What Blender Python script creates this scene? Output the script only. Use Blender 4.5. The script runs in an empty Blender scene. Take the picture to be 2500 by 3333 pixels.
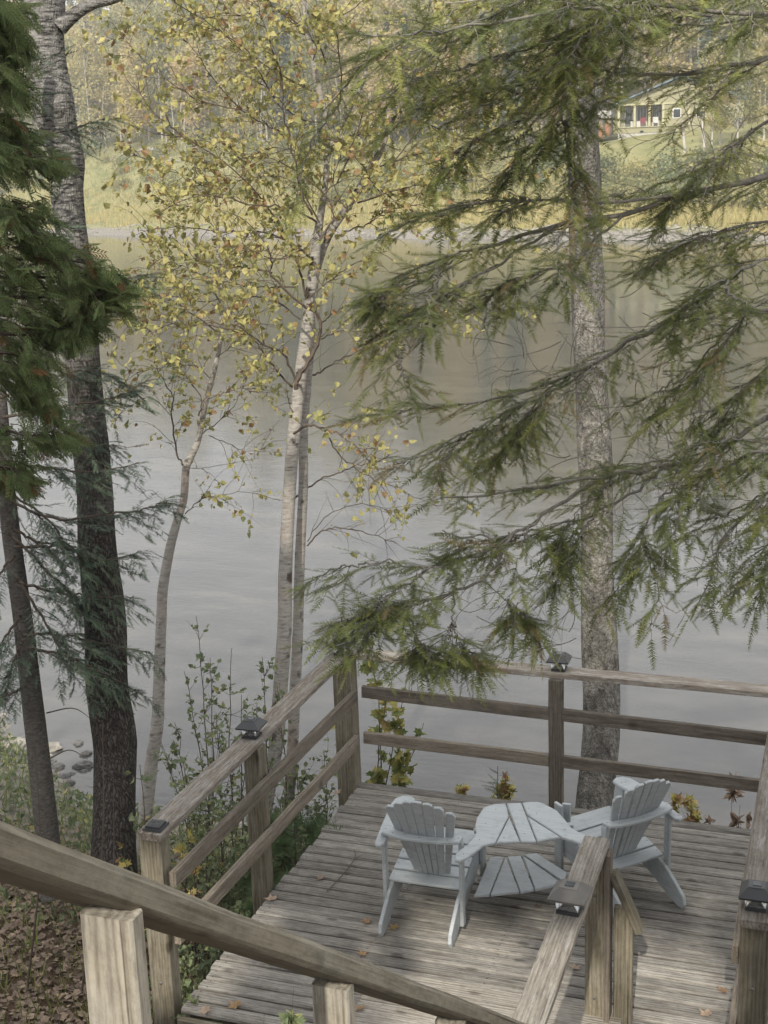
import bpy, math, random
import numpy as np
from mathutils import Vector, Matrix, noise
random.seed(7); RNG = np.random.default_rng(7)
SC = bpy.context.scene; COL = SC.collection
R_ = math.radians

# ---------------------------------------------------------------- camera
CAMROT = np.array([[0.94477044, -0.04864642, 0.32410236],
                   [0.32597877, 0.24166311, -0.91396761],
                   [-0.03386234, 0.96914007, 0.24417386]])
CAM = np.array([0.0, 0.0, 4.2]); FPX = 4373.87
cd = bpy.data.cameras.new('camera'); cam = bpy.data.objects.new('camera', cd); COL.objects.link(cam)
M4 = Matrix([[*CAMROT[i], CAM[i]] for i in range(3)] + [[0, 0, 0, 1]])
cam.matrix_world = M4
cd.sensor_fit = 'VERTICAL'; cd.sensor_height = 24.0; cd.lens = FPX / 3333 * 24.0
cd.clip_end = 3000; cd.clip_start = 0.05
SC.camera = cam

# ---------------------------------------------------------------- light
SUN_AZ = R_(174)      # compass style: direction the sun stands in, measured from +Y clockwise
SUN_EL = R_(38)
w = bpy.data.worlds.new('World'); SC.world = w; w.use_nodes = True
nt = w.node_tree; nt.nodes.clear()
out = nt.nodes.new('ShaderNodeOutputWorld'); bg = nt.nodes.new('ShaderNodeBackground')
sky = nt.nodes.new('ShaderNodeTexSky'); sky.sky_type = 'NISHITA'; sky.sun_disc = False
sky.sun_elevation = SUN_EL; sky.sun_rotation = SUN_AZ; sky.dust_density = 2.0; sky.air_density = 1.0
hs = nt.nodes.new('ShaderNodeHueSaturation'); hs.inputs['Saturation'].default_value = 0.22
tc = nt.nodes.new('ShaderNodeTexCoord'); mp = nt.nodes.new('ShaderNodeMapping'); mp.inputs['Scale'].default_value = (1, 1, 3)
cn = nt.nodes.new('ShaderNodeTexNoise'); cn.inputs['Scale'].default_value = 2.2; cn.inputs['Detail'].default_value = 6
cr = nt.nodes.new('ShaderNodeValToRGB'); cr.color_ramp.elements[0].position = .35; cr.color_ramp.elements[1].position = .7
cr.color_ramp.elements[0].color = (.35, .35, .35, 1); cr.color_ramp.elements[1].color = (.9, .9, .9, 1)
mx = nt.nodes.new('ShaderNodeMixRGB'); mx.inputs[2].default_value = (13.0, 12.95, 12.9, 1)
L = nt.links.new
L(sky.outputs[0], hs.inputs['Color']); L(tc.outputs['Generated'], mp.inputs[0]); L(mp.outputs[0], cn.inputs['Vector'])
L(cn.outputs['Fac'], cr.inputs[0]); L(cr.outputs[0], mx.inputs[0]); L(hs.outputs[0], mx.inputs[1])
L(mx.outputs[0], bg.inputs['Color']); bg.inputs['Strength'].default_value = 0.15
L(bg.outputs[0], out.inputs['Surface'])
sd = bpy.data.lights.new('sun', 'SUN'); so = bpy.data.objects.new('sun', sd); COL.objects.link(so)
sd.energy = 4.8; sd.angle = R_(0.6); sd.color = (1.0, .93, .80)
SUNV = np.array([math.sin(SUN_AZ) * math.cos(SUN_EL), math.cos(SUN_AZ) * math.cos(SUN_EL), math.sin(SUN_EL)])
so.rotation_euler = Vector(SUNV).to_track_quat('Z', 'Y').to_euler()
so.location = (0, -10, 30)
SC.view_settings.view_transform = 'Standard'; SC.view_settings.look = 'None'
SC.view_settings.gamma = 1; SC.view_settings.use_curve_mapping = False
SC.view_settings.exposure = 0.03
SC.cycles.max_bounces = 6; SC.cycles.diffuse_bounces = 3; SC.cycles.transparent_max_bounces = 6
SC.cycles.transmission_bounces = 4; SC.cycles.glossy_bounces = 3
SC.cycles.caustics_reflective = False; SC.cycles.caustics_refractive = False

HAZE = .0010
SC.cycles.volume_bounces = 0
# ---------------------------------------------------------------- geometry helpers
S16 = 2500 / 1659.0
def ray(x, y):                      # x, y on the 1659 x 2212 view of the photograph
    c = np.array([x * S16 - 1250, -(y * S16 - 1666.5), -FPX]); c /= np.linalg.norm(c)
    return CAMROT @ c
def at(x, y, d): return CAM + ray(x, y) * d
def onz(x, y, z):
    r = ray(x, y); return CAM + r * ((z - 4.2) / r[2])

class B:                            # mesh collector
    def __init__(s): s.V = []; s.F3 = []; s.F4 = []; s.T = []; s.m3 = []; s.m4 = []; s.n = 0
    def add(s, V, F, tint=0.0, mi=0):
        V = np.asarray(V, float).reshape(-1, 3); F = np.asarray(F, int)
        t = np.full(len(V), tint) if np.isscalar(tint) else np.asarray(tint, float)
        s.V.append(V); s.T.append(t)
        if F.shape[1] == 3: s.F3.append(F + s.n); s.m3.append(np.full(len(F), mi))
        else: s.F4.append(F + s.n); s.m4.append(np.full(len(F), mi))
        s.n += len(V); return s
    def mesh(s, name, mats, smooth=False):
        V = np.concatenate(s.V); T = np.concatenate(s.T)
        f3 = np.concatenate(s.F3) if s.F3 else np.zeros((0, 3), int)
        f4 = np.concatenate(s.F4) if s.F4 else np.zeros((0, 4), int)
        me = bpy.data.meshes.new(name)
        me.vertices.add(len(V)); me.vertices.foreach_set('co', V.ravel().astype(np.float32))
        idx = np.concatenate([f3.ravel(), f4.ravel()]).astype(np.int32)
        me.loops.add(len(idx)); me.loops.foreach_set('vertex_index', idx)
        st = np.concatenate([np.arange(len(f3)) * 3, len(f3) * 3 + np.arange(len(f4)) * 4]).astype(np.int32)
        me.polygons.add(len(st)); me.polygons.foreach_set('loop_start', st)
        mi = np.concatenate((s.m3 if s.m3 else [np.zeros(0)]) + (s.m4 if s.m4 else [np.zeros(0)])).astype(np.int32)
        me.polygons.foreach_set('material_index', mi)
        me.polygons.foreach_set('use_smooth', np.full(len(st), smooth))
        a = me.attributes.new('tint', 'FLOAT', 'POINT'); a.data.foreach_set('value', T.astype(np.float32))
        for m in (mats if isinstance(mats, (list, tuple)) else [mats]): me.materials.append(m)
        me.update(calc_edges=True); me.validate()
        return me
    def build(s, name, mats, parent=None, smooth=False):
        return link(name, s.mesh(name, mats, smooth), parent)

def link(name, data, parent=None, loc=None, rot=None):
    o = bpy.data.objects.new(name, data); COL.objects.link(o)
    if parent is not None: o.parent = parent
    if loc is not None: o.location = loc
    if rot is not None: o.rotation_euler = rot
    return o
def tag(o, label, cat, group=None, kind=None):
    if label: o['label'] = label
    if cat: o['category'] = cat
    if group: o['group'] = group
    if kind: o['kind'] = kind
    return o
def thing(name, label, cat, loc=(0, 0, 0), rz=0, group=None):
    o = link(name, None, None, loc, (0, 0, rz)); o.empty_display_size = .1
    return tag(o, label, cat, group)
def copy_tree(o, parent=None):
    c = o.copy(); COL.objects.link(c)
    if parent is not None: c.parent = parent
    for ch in list(o.children): copy_tree(ch, c)
    return c

def smooth_poly(pts, n):
    """Catmull-Rom resample of a polyline (k columns) to n points"""
    P = np.asarray(pts, float)
    if len(P) == 2: return P[0] + (P[1] - P[0]) * np.linspace(0, 1, n)[:, None]
    Q = np.vstack([2 * P[0] - P[1], P, 2 * P[-1] - P[-2]])
    t = np.linspace(0, len(P) - 1 - 1e-9, n); i = t.astype(int); f = (t - i)[:, None]
    a, b, c, d = Q[i], Q[i + 1], Q[i + 2], Q[i + 3]
    return .5 * ((2 * b) + (-a + c) * f + (2 * a - 5 * b + 4 * c - d) * f ** 2 + (-a + 3 * b - 3 * c + d) * f ** 3)

def tube(P, r, sides=6, rough=0.0, rs=3.0, cap=True):
    P = np.asarray(P, float); n = len(P); r = np.broadcast_to(np.asarray(r, float), (n,))
    T = np.gradient(P, axis=0); T /= np.linalg.norm(T, axis=1)[:, None] + 1e-12
    ref = np.array([0, 0, 1.0]) if abs(T[0][2]) < .9 else np.array([1.0, 0, 0])
    U = np.cross(T, ref); U /= np.linalg.norm(U, axis=1)[:, None] + 1e-12; W = np.cross(T, U)
    a = np.arange(sides) / sides * 2 * np.pi
    V = P[:, None] + r[:, None, None] * (np.cos(a)[None, :, None] * U[:, None] + np.sin(a)[None, :, None] * W[:, None])
    V = V.reshape(-1, 3)
    if rough:
        for k in range(len(V)):
            c = P[k // sides]; d = V[k] - c
            q = Vector((d[0] * rs / max(r[k // sides], .01) * .35, d[1] * rs / max(r[k // sides], .01) * .35, V[k][2] * 1.6))
            V[k] = c + d * (1 + rough * noise.noise(q) + rough * .5 * noise.noise(q * 2.7))
    i = np.arange(n - 1)[:, None] * sides; j = np.arange(sides)[None, :]; j2 = (j + 1) % sides
    F = np.stack([i + j, i + j2, i + sides + j2, i + sides + j], -1).reshape(-1, 4)
    return V, F

def place(TV, TF, P, X, Y, Z, S):
    """copies template (verts TV, tris TF) into n frames"""
    n = len(P); S = np.broadcast_to(np.asarray(S, float), (n,))
    V = P[:, None] + S[:, None, None] * (TV[None, :, 0:1] * X[:, None] + TV[None, :, 1:2] * Y[:, None] + TV[None, :, 2:3] * Z[:, None])
    F = TF[None] + (np.arange(n) * len(TV))[:, None, None]
    return V.reshape(-1, 3), F.reshape(-1, TF.shape[1])
def unit(a): return a / (np.linalg.norm(a, axis=-1, keepdims=True) + 1e-12)
def rdir(n):
    return unit(RNG.normal(size=(n, 3)))
def frames(D, up=None, jit=0.3):
    n = len(D); D = unit(D)
    U = np.tile(np.array([0, 0, 1.0]), (n, 1)) if up is None else up
    U = U + RNG.normal(size=(n, 3)) * jit
    Y = unit(np.cross(U, D)); Z = np.cross(D, Y)
    return D, Y, Z

def bevbox(lx, ly, lz, c=.004, seg=1, warp=0.0):
    """chamfered board, length along X, origin at centre"""
    hy, hz = ly / 2, lz / 2
    ring = np.array([(-hy + c, -hz), (hy - c, -hz), (hy, -hz + c), (hy, hz - c), (hy - c, hz), (-hy + c, hz), (-hy, hz - c), (-hy, -hz + c)])
    xs = np.linspace(-lx / 2, lx / 2, seg + 1); V = []
    for k, x in enumerate(xs):
        wy = random.uniform(-1, 1) * warp; wz = random.uniform(-1, 1) * warp * .6
        e = .985 if k in (0, seg) else 1
        for y, z in ring: V.append((x, y * e + wy, z * e + wz))
    F = []
    for k in range(seg):
        for j in range(8):
            a = k * 8 + j; b = k * 8 + (j + 1) % 8; F.append((a, b, b + 8, a + 8))
    s = [[0, 7, 6, 1], [1, 6, 5, 2], [2, 5, 4, 3]]
    for q in s: F.append([q[0], q[1], q[2], q[3]])
    o = seg * 8
    for q in s: F.append([q[3] + o, q[2] + o, q[1] + o, q[0] + o])
    return np.array(V), np.array(F)

def board(name, p0, p1, width, thick, mat, parent=None, up=(0, 0, 1), seg=6, warp=.0012, c=.004):
    """board from p0 to p1 (axis), width across, thickness along up"""
    p0 = Vector(p0); p1 = Vector(p1); X = (p1 - p0); ln = X.length; X.normalize()
    Z = Vector(up); Y = Z.cross(X).normalized(); Z = X.cross(Y).normalized()
    V, F = bevbox(ln, width, thick, c, seg, warp)
    o = B().add(V, F).build(name, mat, None)
    o.matrix_world = Matrix(((X.x, Y.x, Z.x, (p0.x + p1.x) / 2), (X.y, Y.y, Z.y, (p0.y + p1.y) / 2), (X.z, Y.z, Z.z, (p0.z + p1.z) / 2), (0, 0, 0, 1)))
    if parent is not None:
        mw = o.matrix_world.copy(); o.parent = parent
        pm = Matrix.LocRotScale(parent.location, parent.rotation_euler, parent.scale)
        o.matrix_parent_inverse = Matrix.Identity(4); o.matrix_local = pm.inverted() @ mw
    return o

def prism(name, poly, z0, z1, mat, parent, M=None, bev=.004):
    """extruded outline, local frame M (4x4) inside the parent"""
    import bmesh
    bm = bmesh.new(); vs = [bm.verts.new((x, y, z0)) for x, y in poly]; f = bm.faces.new(vs)
    r = bmesh.ops.extrude_face_region(bm, geom=[f]); nv = [v for v in r['geom'] if isinstance(v, bmesh.types.BMVert)]
    for v in nv: v.co.z = z1
    bmesh.ops.recalc_face_normals(bm, faces=bm.faces)
    if bev:
        ed = [e for e in bm.edges if abs(e.verts[0].co.z - e.verts[1].co.z) < 1e-6]
        bmesh.ops.bevel(bm, geom=ed, offset=bev, segments=1, affect='EDGES', clamp_overlap=True)
    me = bpy.data.meshes.new(name); bm.to_mesh(me); bm.free(); me.materials.append(mat)
    o = link(name, me, parent)
    if M is not None: o.matrix_local = M
    return o

# ---------------------------------------------------------------- materials
def newmat(name):
    m = bpy.data.materials.new(name); m.use_nodes = True; nt = m.node_tree; nt.nodes.clear()
    o = nt.nodes.new('ShaderNodeOutputMaterial'); return m, nt, o
def N(nt, t, **kw):
    n = nt.nodes.new(t)
    for k, v in kw.items():
        if k in n.inputs: n.inputs[k].default_value = v
        else: setattr(n, k, v)
    return n
def ramp(nt, stops, interp='LINEAR'):
    r = nt.nodes.new('ShaderNodeValToRGB'); e = r.color_ramp.elements; r.color_ramp.interpolation = interp
    while len(e) < len(stops): e.new(.5)
    for k, (p, c) in enumerate(stops):
        e[k].position = p; e[k].color = (*c, 1) if len(c) == 3 else c
    return r
def pr(nt, o, rough=.8, spec=.3):
    p = nt.nodes.new('ShaderNodeBsdfPrincipled'); p.inputs['Roughness'].default_value = rough
    p.inputs['Specular IOR Level'].default_value = spec
    nt.links.new(p.outputs[0], o.inputs['Surface']); return p
def mixc(nt, f, a, b, mode='MIX'):
    m = nt.nodes.new('ShaderNodeMixRGB'); m.blend_type = mode
    for k, v in ((0, f), (1, a), (2, b)):
        if isinstance(v, (int, float)): m.inputs[k].default_value = v
        elif isinstance(v, tuple): m.inputs[k].default_value = (*v, 1)
        else: nt.links.new(v, m.inputs[k])
    return m.outputs[0]
def bump(nt, h, p, s=.4, d=.01):
    b = nt.nodes.new('ShaderNodeBump'); b.inputs['Strength'].default_value = s; b.inputs['Distance'].default_value = d
    nt.links.new(h, b.inputs['Height']); nt.links.new(b.outputs[0], p.inputs['Normal'])
def objco(nt, scale, rnd=True):
    t = nt.nodes.new('ShaderNodeTexCoord'); src = t.outputs['Object']
    if rnd:
        oi = nt.nodes.new('ShaderNodeObjectInfo'); mu = N(nt, 'ShaderNodeMath', operation='MULTIPLY'); mu.inputs[1].default_value = 37
        nt.links.new(oi.outputs['Random'], mu.inputs[0])
        ad = N(nt, 'ShaderNodeVectorMath', operation='ADD'); nt.links.new(src, ad.inputs[0]); nt.links.new(mu.outputs[0], ad.inputs[1]); src = ad.outputs[0]
    m = nt.nodes.new('ShaderNodeMapping'); m.inputs['Scale'].default_value = scale
    nt.links.new(src, m.inputs[0]); return m.outputs[0], src
def math_(nt, op, a, b=None):
    m = N(nt, 'ShaderNodeMath', operation=op)
    for k, v in ((0, a), (1, b)):
        if v is None: continue
        if isinstance(v, (int, float)): m.inputs[k].default_value = v
        else: nt.links.new(v, m.inputs[k])
    return m.outputs[0]

def wood(name, light, mid, dark, wear=.35, wearcol=(.42, .41, .38), knot=.6, rough=.85, flake=0.0, brown=None):
    m, nt, o = newmat(name); p = pr(nt, o, rough, .25)
    co, src = objco(nt, (1.6, 42, 42)); co2, _ = objco(nt, (.8, 7, 7)); co3, _ = objco(nt, (5, 14, 14))
    g = N(nt, 'ShaderNodeTexNoise', Scale=2.2, Detail=7.0, Roughness=.65); nt.links.new(co, g.inputs['Vector'])
    # growth rings: distorted bands along the board
    wv = N(nt, 'ShaderNodeTexWave', Scale=2.4, Distortion=9.0, Detail=3.0); wv.bands_direction = 'Y'; wv.inputs['Detail Scale'].default_value = .7
    nt.links.new(co2, wv.inputs['Vector'])
    c = ramp(nt, [(.25, dark), (.48, mid), (.72, light)]); nt.links.new(g.outputs['Fac'], c.inputs[0])
    wr = ramp(nt, [(0, (.62, .6, .58)), (.45, (1, 1, 1)), (1, (1.0, 1.0, 1.0))]); nt.links.new(wv.outputs['Fac'], wr.inputs[0])
    col = mixc(nt, .75, c.outputs[0], wr.outputs[0], 'MULTIPLY')
    # weather patches
    pn = N(nt, 'ShaderNodeTexNoise', Scale=1.3, Detail=5.0, Roughness=.6); nt.links.new(co3, pn.inputs['Vector'])
    prr = ramp(nt, [(.45, (0, 0, 0)), (.72, (wear,) * 3)]); nt.links.new(pn.outputs['Fac'], prr.inputs[0])
    col = mixc(nt, prr.outputs[0], col, wearcol)
    if brown:
        bn = N(nt, 'ShaderNodeTexNoise', Scale=.7, Detail=3.0); nt.links.new(co2, bn.inputs['Vector'])
        br = ramp(nt, [(.4, (0, 0, 0)), (.62, (.8,) * 3)]); nt.links.new(bn.outputs['Fac'], br.inputs[0]); col = mixc(nt, br.outputs[0], col, brown)
    if flake:
        fn = N(nt, 'ShaderNodeTexNoise', Scale=1.5, Detail=9.0, Roughness=.8); fco, _ = objco(nt, (4, 38, 38)); nt.links.new(fco, fn.inputs['Vector'])
        fr = ramp(nt, [(.52, (0, 0, 0)), (.60, (flake,) * 3)]); nt.links.new(fn.outputs['Fac'], fr.inputs[0]); col = mixc(nt, fr.outputs[0], col, (.46, .45, .44))
    # knots
    kv = N(nt, 'ShaderNodeTexVoronoi', Scale=1.0); kco, _ = objco(nt, (3.1, 7.0, 3.0)); nt.links.new(kco, kv.inputs['Vector'])
    kr = ramp(nt, [(.07, (knot,) * 3), (.15, (0, 0, 0))]); nt.links.new(kv.outputs['Distance'], kr.inputs[0])
    col = mixc(nt, kr.outputs[0], col, tuple(x * .45 for x in dark))
    # drying cracks along the grain and fine dirt
    ck = N(nt, 'ShaderNodeTexNoise', Scale=1.0, Detail=4.0, Roughness=.5); cco, _ = objco(nt, (1.1, 75, 75)); nt.links.new(cco, ck.inputs['Vector'])
    cr_ = ramp(nt, [(.67, (0, 0, 0)), (.71, (.7,) * 3)]); nt.links.new(ck.outputs['Fac'], cr_.inputs[0]); col = mixc(nt, cr_.outputs[0], col, tuple(x * .35 for x in dark))
    sp_ = N(nt, 'ShaderNodeTexNoise', Scale=1.0, Detail=8.0, Roughness=.8); sco, _ = objco(nt, (22, 60, 60)); nt.links.new(sco, sp_.inputs['Vector'])
    sr_ = ramp(nt, [(.35, (.62,) * 3), (.5, (1, 1, 1)), (.68, (1.28,) * 3)]); nt.links.new(sp_.outputs['Fac'], sr_.inputs[0]); col = mixc(nt, .7, col, sr_.outputs[0], 'MULTIPLY')
    # tone change board to board
    oi = N(nt, 'ShaderNodeObjectInfo'); tr = ramp(nt, [(0, (.72, .71, .70)), (1, (1.18, 1.16, 1.13))]); nt.links.new(oi.outputs['Random'], tr.inputs[0])
    col = mixc(nt, 1.0, col, tr.outputs[0], 'MULTIPLY')
    nt.links.new(col, p.inputs['Base Color']); bump(nt, math_(nt, 'ADD', g.outputs['Fac'], wv.outputs['Fac']), p, .55, .004)
    return m
M_deck = wood('weathered_deck_wood', (.31, .30, .28), (.215, .205, .19), (.085, .078, .07), wear=.6, wearcol=(.35, .34, .32))
M_rail = wood('brown_rail_wood', (.24, .215, .18), (.18, .157, .13), (.09, .074, .06), wear=.25, wearcol=(.34, .30, .26), flake=.0)
M_cap = wood('flaking_cap_rail_wood', (.29, .262, .23), (.215, .188, .16), (.115, .092, .075), wear=.45, flake=.6)
M_post = wood('treated_post_wood', (.24, .22, .17), (.175, .158, .12), (.09, .078, .055), wear=.2, knot=.8)
M_front = wood('olive_handrail_wood', (.35, .33, .27), (.285, .263, .21), (.15, .13, .10), wear=.4, wearcol=(.41, .395, .34), brown=(.24, .21, .165))
M_frontpost = wood('pale_stair_post_wood', (.37, .35, .305), (.295, .275, .235), (.14, .12, .095), wear=.5, wearcol=(.36, .35, .32))
M_cappale = wood('grey_cap_rail_wood', (.35, .33, .30), (.26, .24, .21), (.12, .10, .09), wear=.4, flake=.35)

def simple(name, col, rough=.6, metal=0.0, spec=.4, nz=.12, sc=20, bs=.1):
    m, nt, o = newmat(name); p = pr(nt, o, rough, spec); p.inputs['Metallic'].default_value = metal
    co, _ = objco(nt, (1, 1, 1)); n = N(nt, 'ShaderNodeTexNoise', Scale=float(sc), Detail=6.0); nt.links.new(co, n.inputs['Vector'])
    r = ramp(nt, [(.3, tuple(c * (1 - nz) for c in col)), (.7, tuple(min(1, c * (1 + nz)) for c in col))]); nt.links.new(n.outputs['Fac'], r.inputs[0])
    nt.links.new(r.outputs[0], p.inputs['Base Color']); bump(nt, n.outputs['Fac'], p, bs, .004); return m
def paint(name):
    m, nt, o = newmat(name); p = pr(nt, o, .55, .35)
    co, _ = objco(nt, (3, 40, 40)); n = N(nt, 'ShaderNodeTexNoise', Scale=2.0, Detail=6.0, Roughness=.6); nt.links.new(co, n.inputs['Vector'])
    r = ramp(nt, [(.25, (.315, .345, .365)), (.5, (.39, .42, .44)), (.8, (.45, .475, .495))]); nt.links.new(n.outputs['Fac'], r.inputs[0])
    co2, _ = objco(nt, (6, 6, 6)); n2 = N(nt, 'ShaderNodeTexNoise', Scale=2.5, Detail=7.0, Roughness=.7); nt.links.new(co2, n2.inputs['Vector'])
    r2 = ramp(nt, [(.52, (0, 0, 0)), (.68, (.65, .65, .65))]); nt.links.new(n2.outputs['Fac'], r2.inputs[0])
    col = mixc(nt, r2.outputs[0], r.outputs[0], (.25, .275, .28))
    nt.links.new(col, p.inputs['Base Color']); bump(nt, n.outputs['Fac'], p, .25, .003); return m
M_paint = paint('pale_blue_grey_paint')
M_black = simple('black_lamp_plastic', (.035, .037, .042), .45, 0, .5, .1)
M_lampgrey = simple('grey_lamp_plastic', (.13, .125, .12), .6, 0, .4, .15)
M_panel = simple('solar_panel', (.02, .025, .03), .15, 0, .6)
M_chrome = simple('chrome_reflector', (.75, .76, .78), .18, 1.0)
M_screw = simple('rusty_screw', (.045, .04, .035), .6, .4)
m, nt_, o_ = newmat('lamp_glass'); p = pr(nt_, o_, .08, .5); p.inputs['Transmission Weight'].default_value = .85; p.inputs['Base Color'].default_value = (.85, .86, .87, 1); p.inputs['IOR'].default_value = 1.2; M_glass = m

def leafmat(name, stops, trans=.35, rough=.6, vein=False):
    m, nt, o = newmat(name)
    a = N(nt, 'ShaderNodeAttribute', attribute_name='tint'); r = ramp(nt, stops); nt.links.new(a.outputs['Fac'], r.inputs[0])
    t = N(nt, 'ShaderNodeTexCoord'); n = N(nt, 'ShaderNodeTexNoise', Scale=30.0, Detail=3.0); nt.links.new(t.outputs['Object'], n.inputs['Vector'])
    rr = ramp(nt, [(.3, (.72, .72, .72)), (.7, (1.2, 1.2, 1.2))]); nt.links.new(n.outputs['Fac'], rr.inputs[0])
    col = mixc(nt, 1.0, r.outputs[0], rr.outputs[0], 'MULTIPLY')
    d = N(nt, 'ShaderNodeBsdfPrincipled'); d.inputs['Roughness'].default_value = rough; d.inputs['Specular IOR Level'].default_value = .25
    tr = N(nt, 'ShaderNodeBsdfTranslucent'); ms = N(nt, 'ShaderNodeMixShader'); ms.inputs[0].default_value = trans
    nt.links.new(col, d.inputs['Base Color']); nt.links.new(col, tr.inputs['Color'])
    nt.links.new(d.outputs[0], ms.inputs[1]); nt.links.new(tr.outputs[0], ms.inputs[2]); nt.links.new(ms.outputs[0], o.inputs['Surface'])
    return m
YEL = [(0, (.15, .19, .08)), (.3, (.27, .28, .12)), (.6, (.43, .40, .16)), (.88, (.52, .46, .20)), (.94, (.42, .31, .15)), (1, (.30, .19, .10))]
M_birchleaf = leafmat('birch_leaf', YEL)
M_fir = leafmat('fir_needles', [(0, (.085, .11, .04)), (.4, (.15, .18, .06)), (.75, (.23, .26, .085)), (.92, (.34, .37, .11)), (1, (.30, .19, .11))], .35)
M_spruce = leafmat('dark_spruce_needles', [(0, (.04, .065, .048)), (.6, (.075, .11, .075)), (.92, (.11, .15, .09)), (1, (.12, .08, .05))], .1)
M_cedar = leafmat('cedar_fronds', [(0, (.12, .16, .075)), (.5, (.20, .26, .11)), (.86, (.29, .34, .15)), (.9, (.26, .14, .07)), (1, (.30, .16, .08))], .35)
M_maple = leafmat('maple_leaf', [(0, (.14, .20, .08)), (.35, (.27, .29, .10)), (.65, (.52, .44, .14)), (.85, (.40, .27, .15)), (1, (.28, .15, .10))])
M_litter = leafmat('fallen_leaves', [(0, (.11, .085, .065)), (.4, (.25, .185, .14)), (.7, (.36, .27, .20)), (.9, (.38, .27, .19)), (1, (.30, .25, .07))], .1)
M_green = leafmat('green_shrub_leaf', [(0, (.095, .13, .075)), (.5, (.18, .225, .12)), (.8, (.28, .31, .15)), (1, (.40, .35, .13))])
M_pine = leafmat('soft_pine_needles', [(0, (.07, .12, .055)), (1, (.15, .21, .09))], .3)
M_grass = leafmat('bank_grass', [(0, (.10, .15, .05)), (.6, (.24, .27, .08)), (1, (.36, .34, .16))], .3)
M_farleaf = leafmat('far_yellow_foliage', [(0, (.20, .22, .10)), (.35, (.38, .36, .17)), (.7, (.56, .48, .22)), (1, (.54, .40, .22))], .4)
M_fargreen = leafmat('far_conifer_foliage', [(0, (.10, .13, .08)), (.6, (.17, .21, .12)), (1, (.26, .29, .15))], .2)
M_twig = simple('twig_bark', (.085, .065, .05), .8)
M_twigg = simple('grey_branch_bark', (.25, .232, .205), .85, nz=.35, sc=60, bs=.5)

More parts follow.
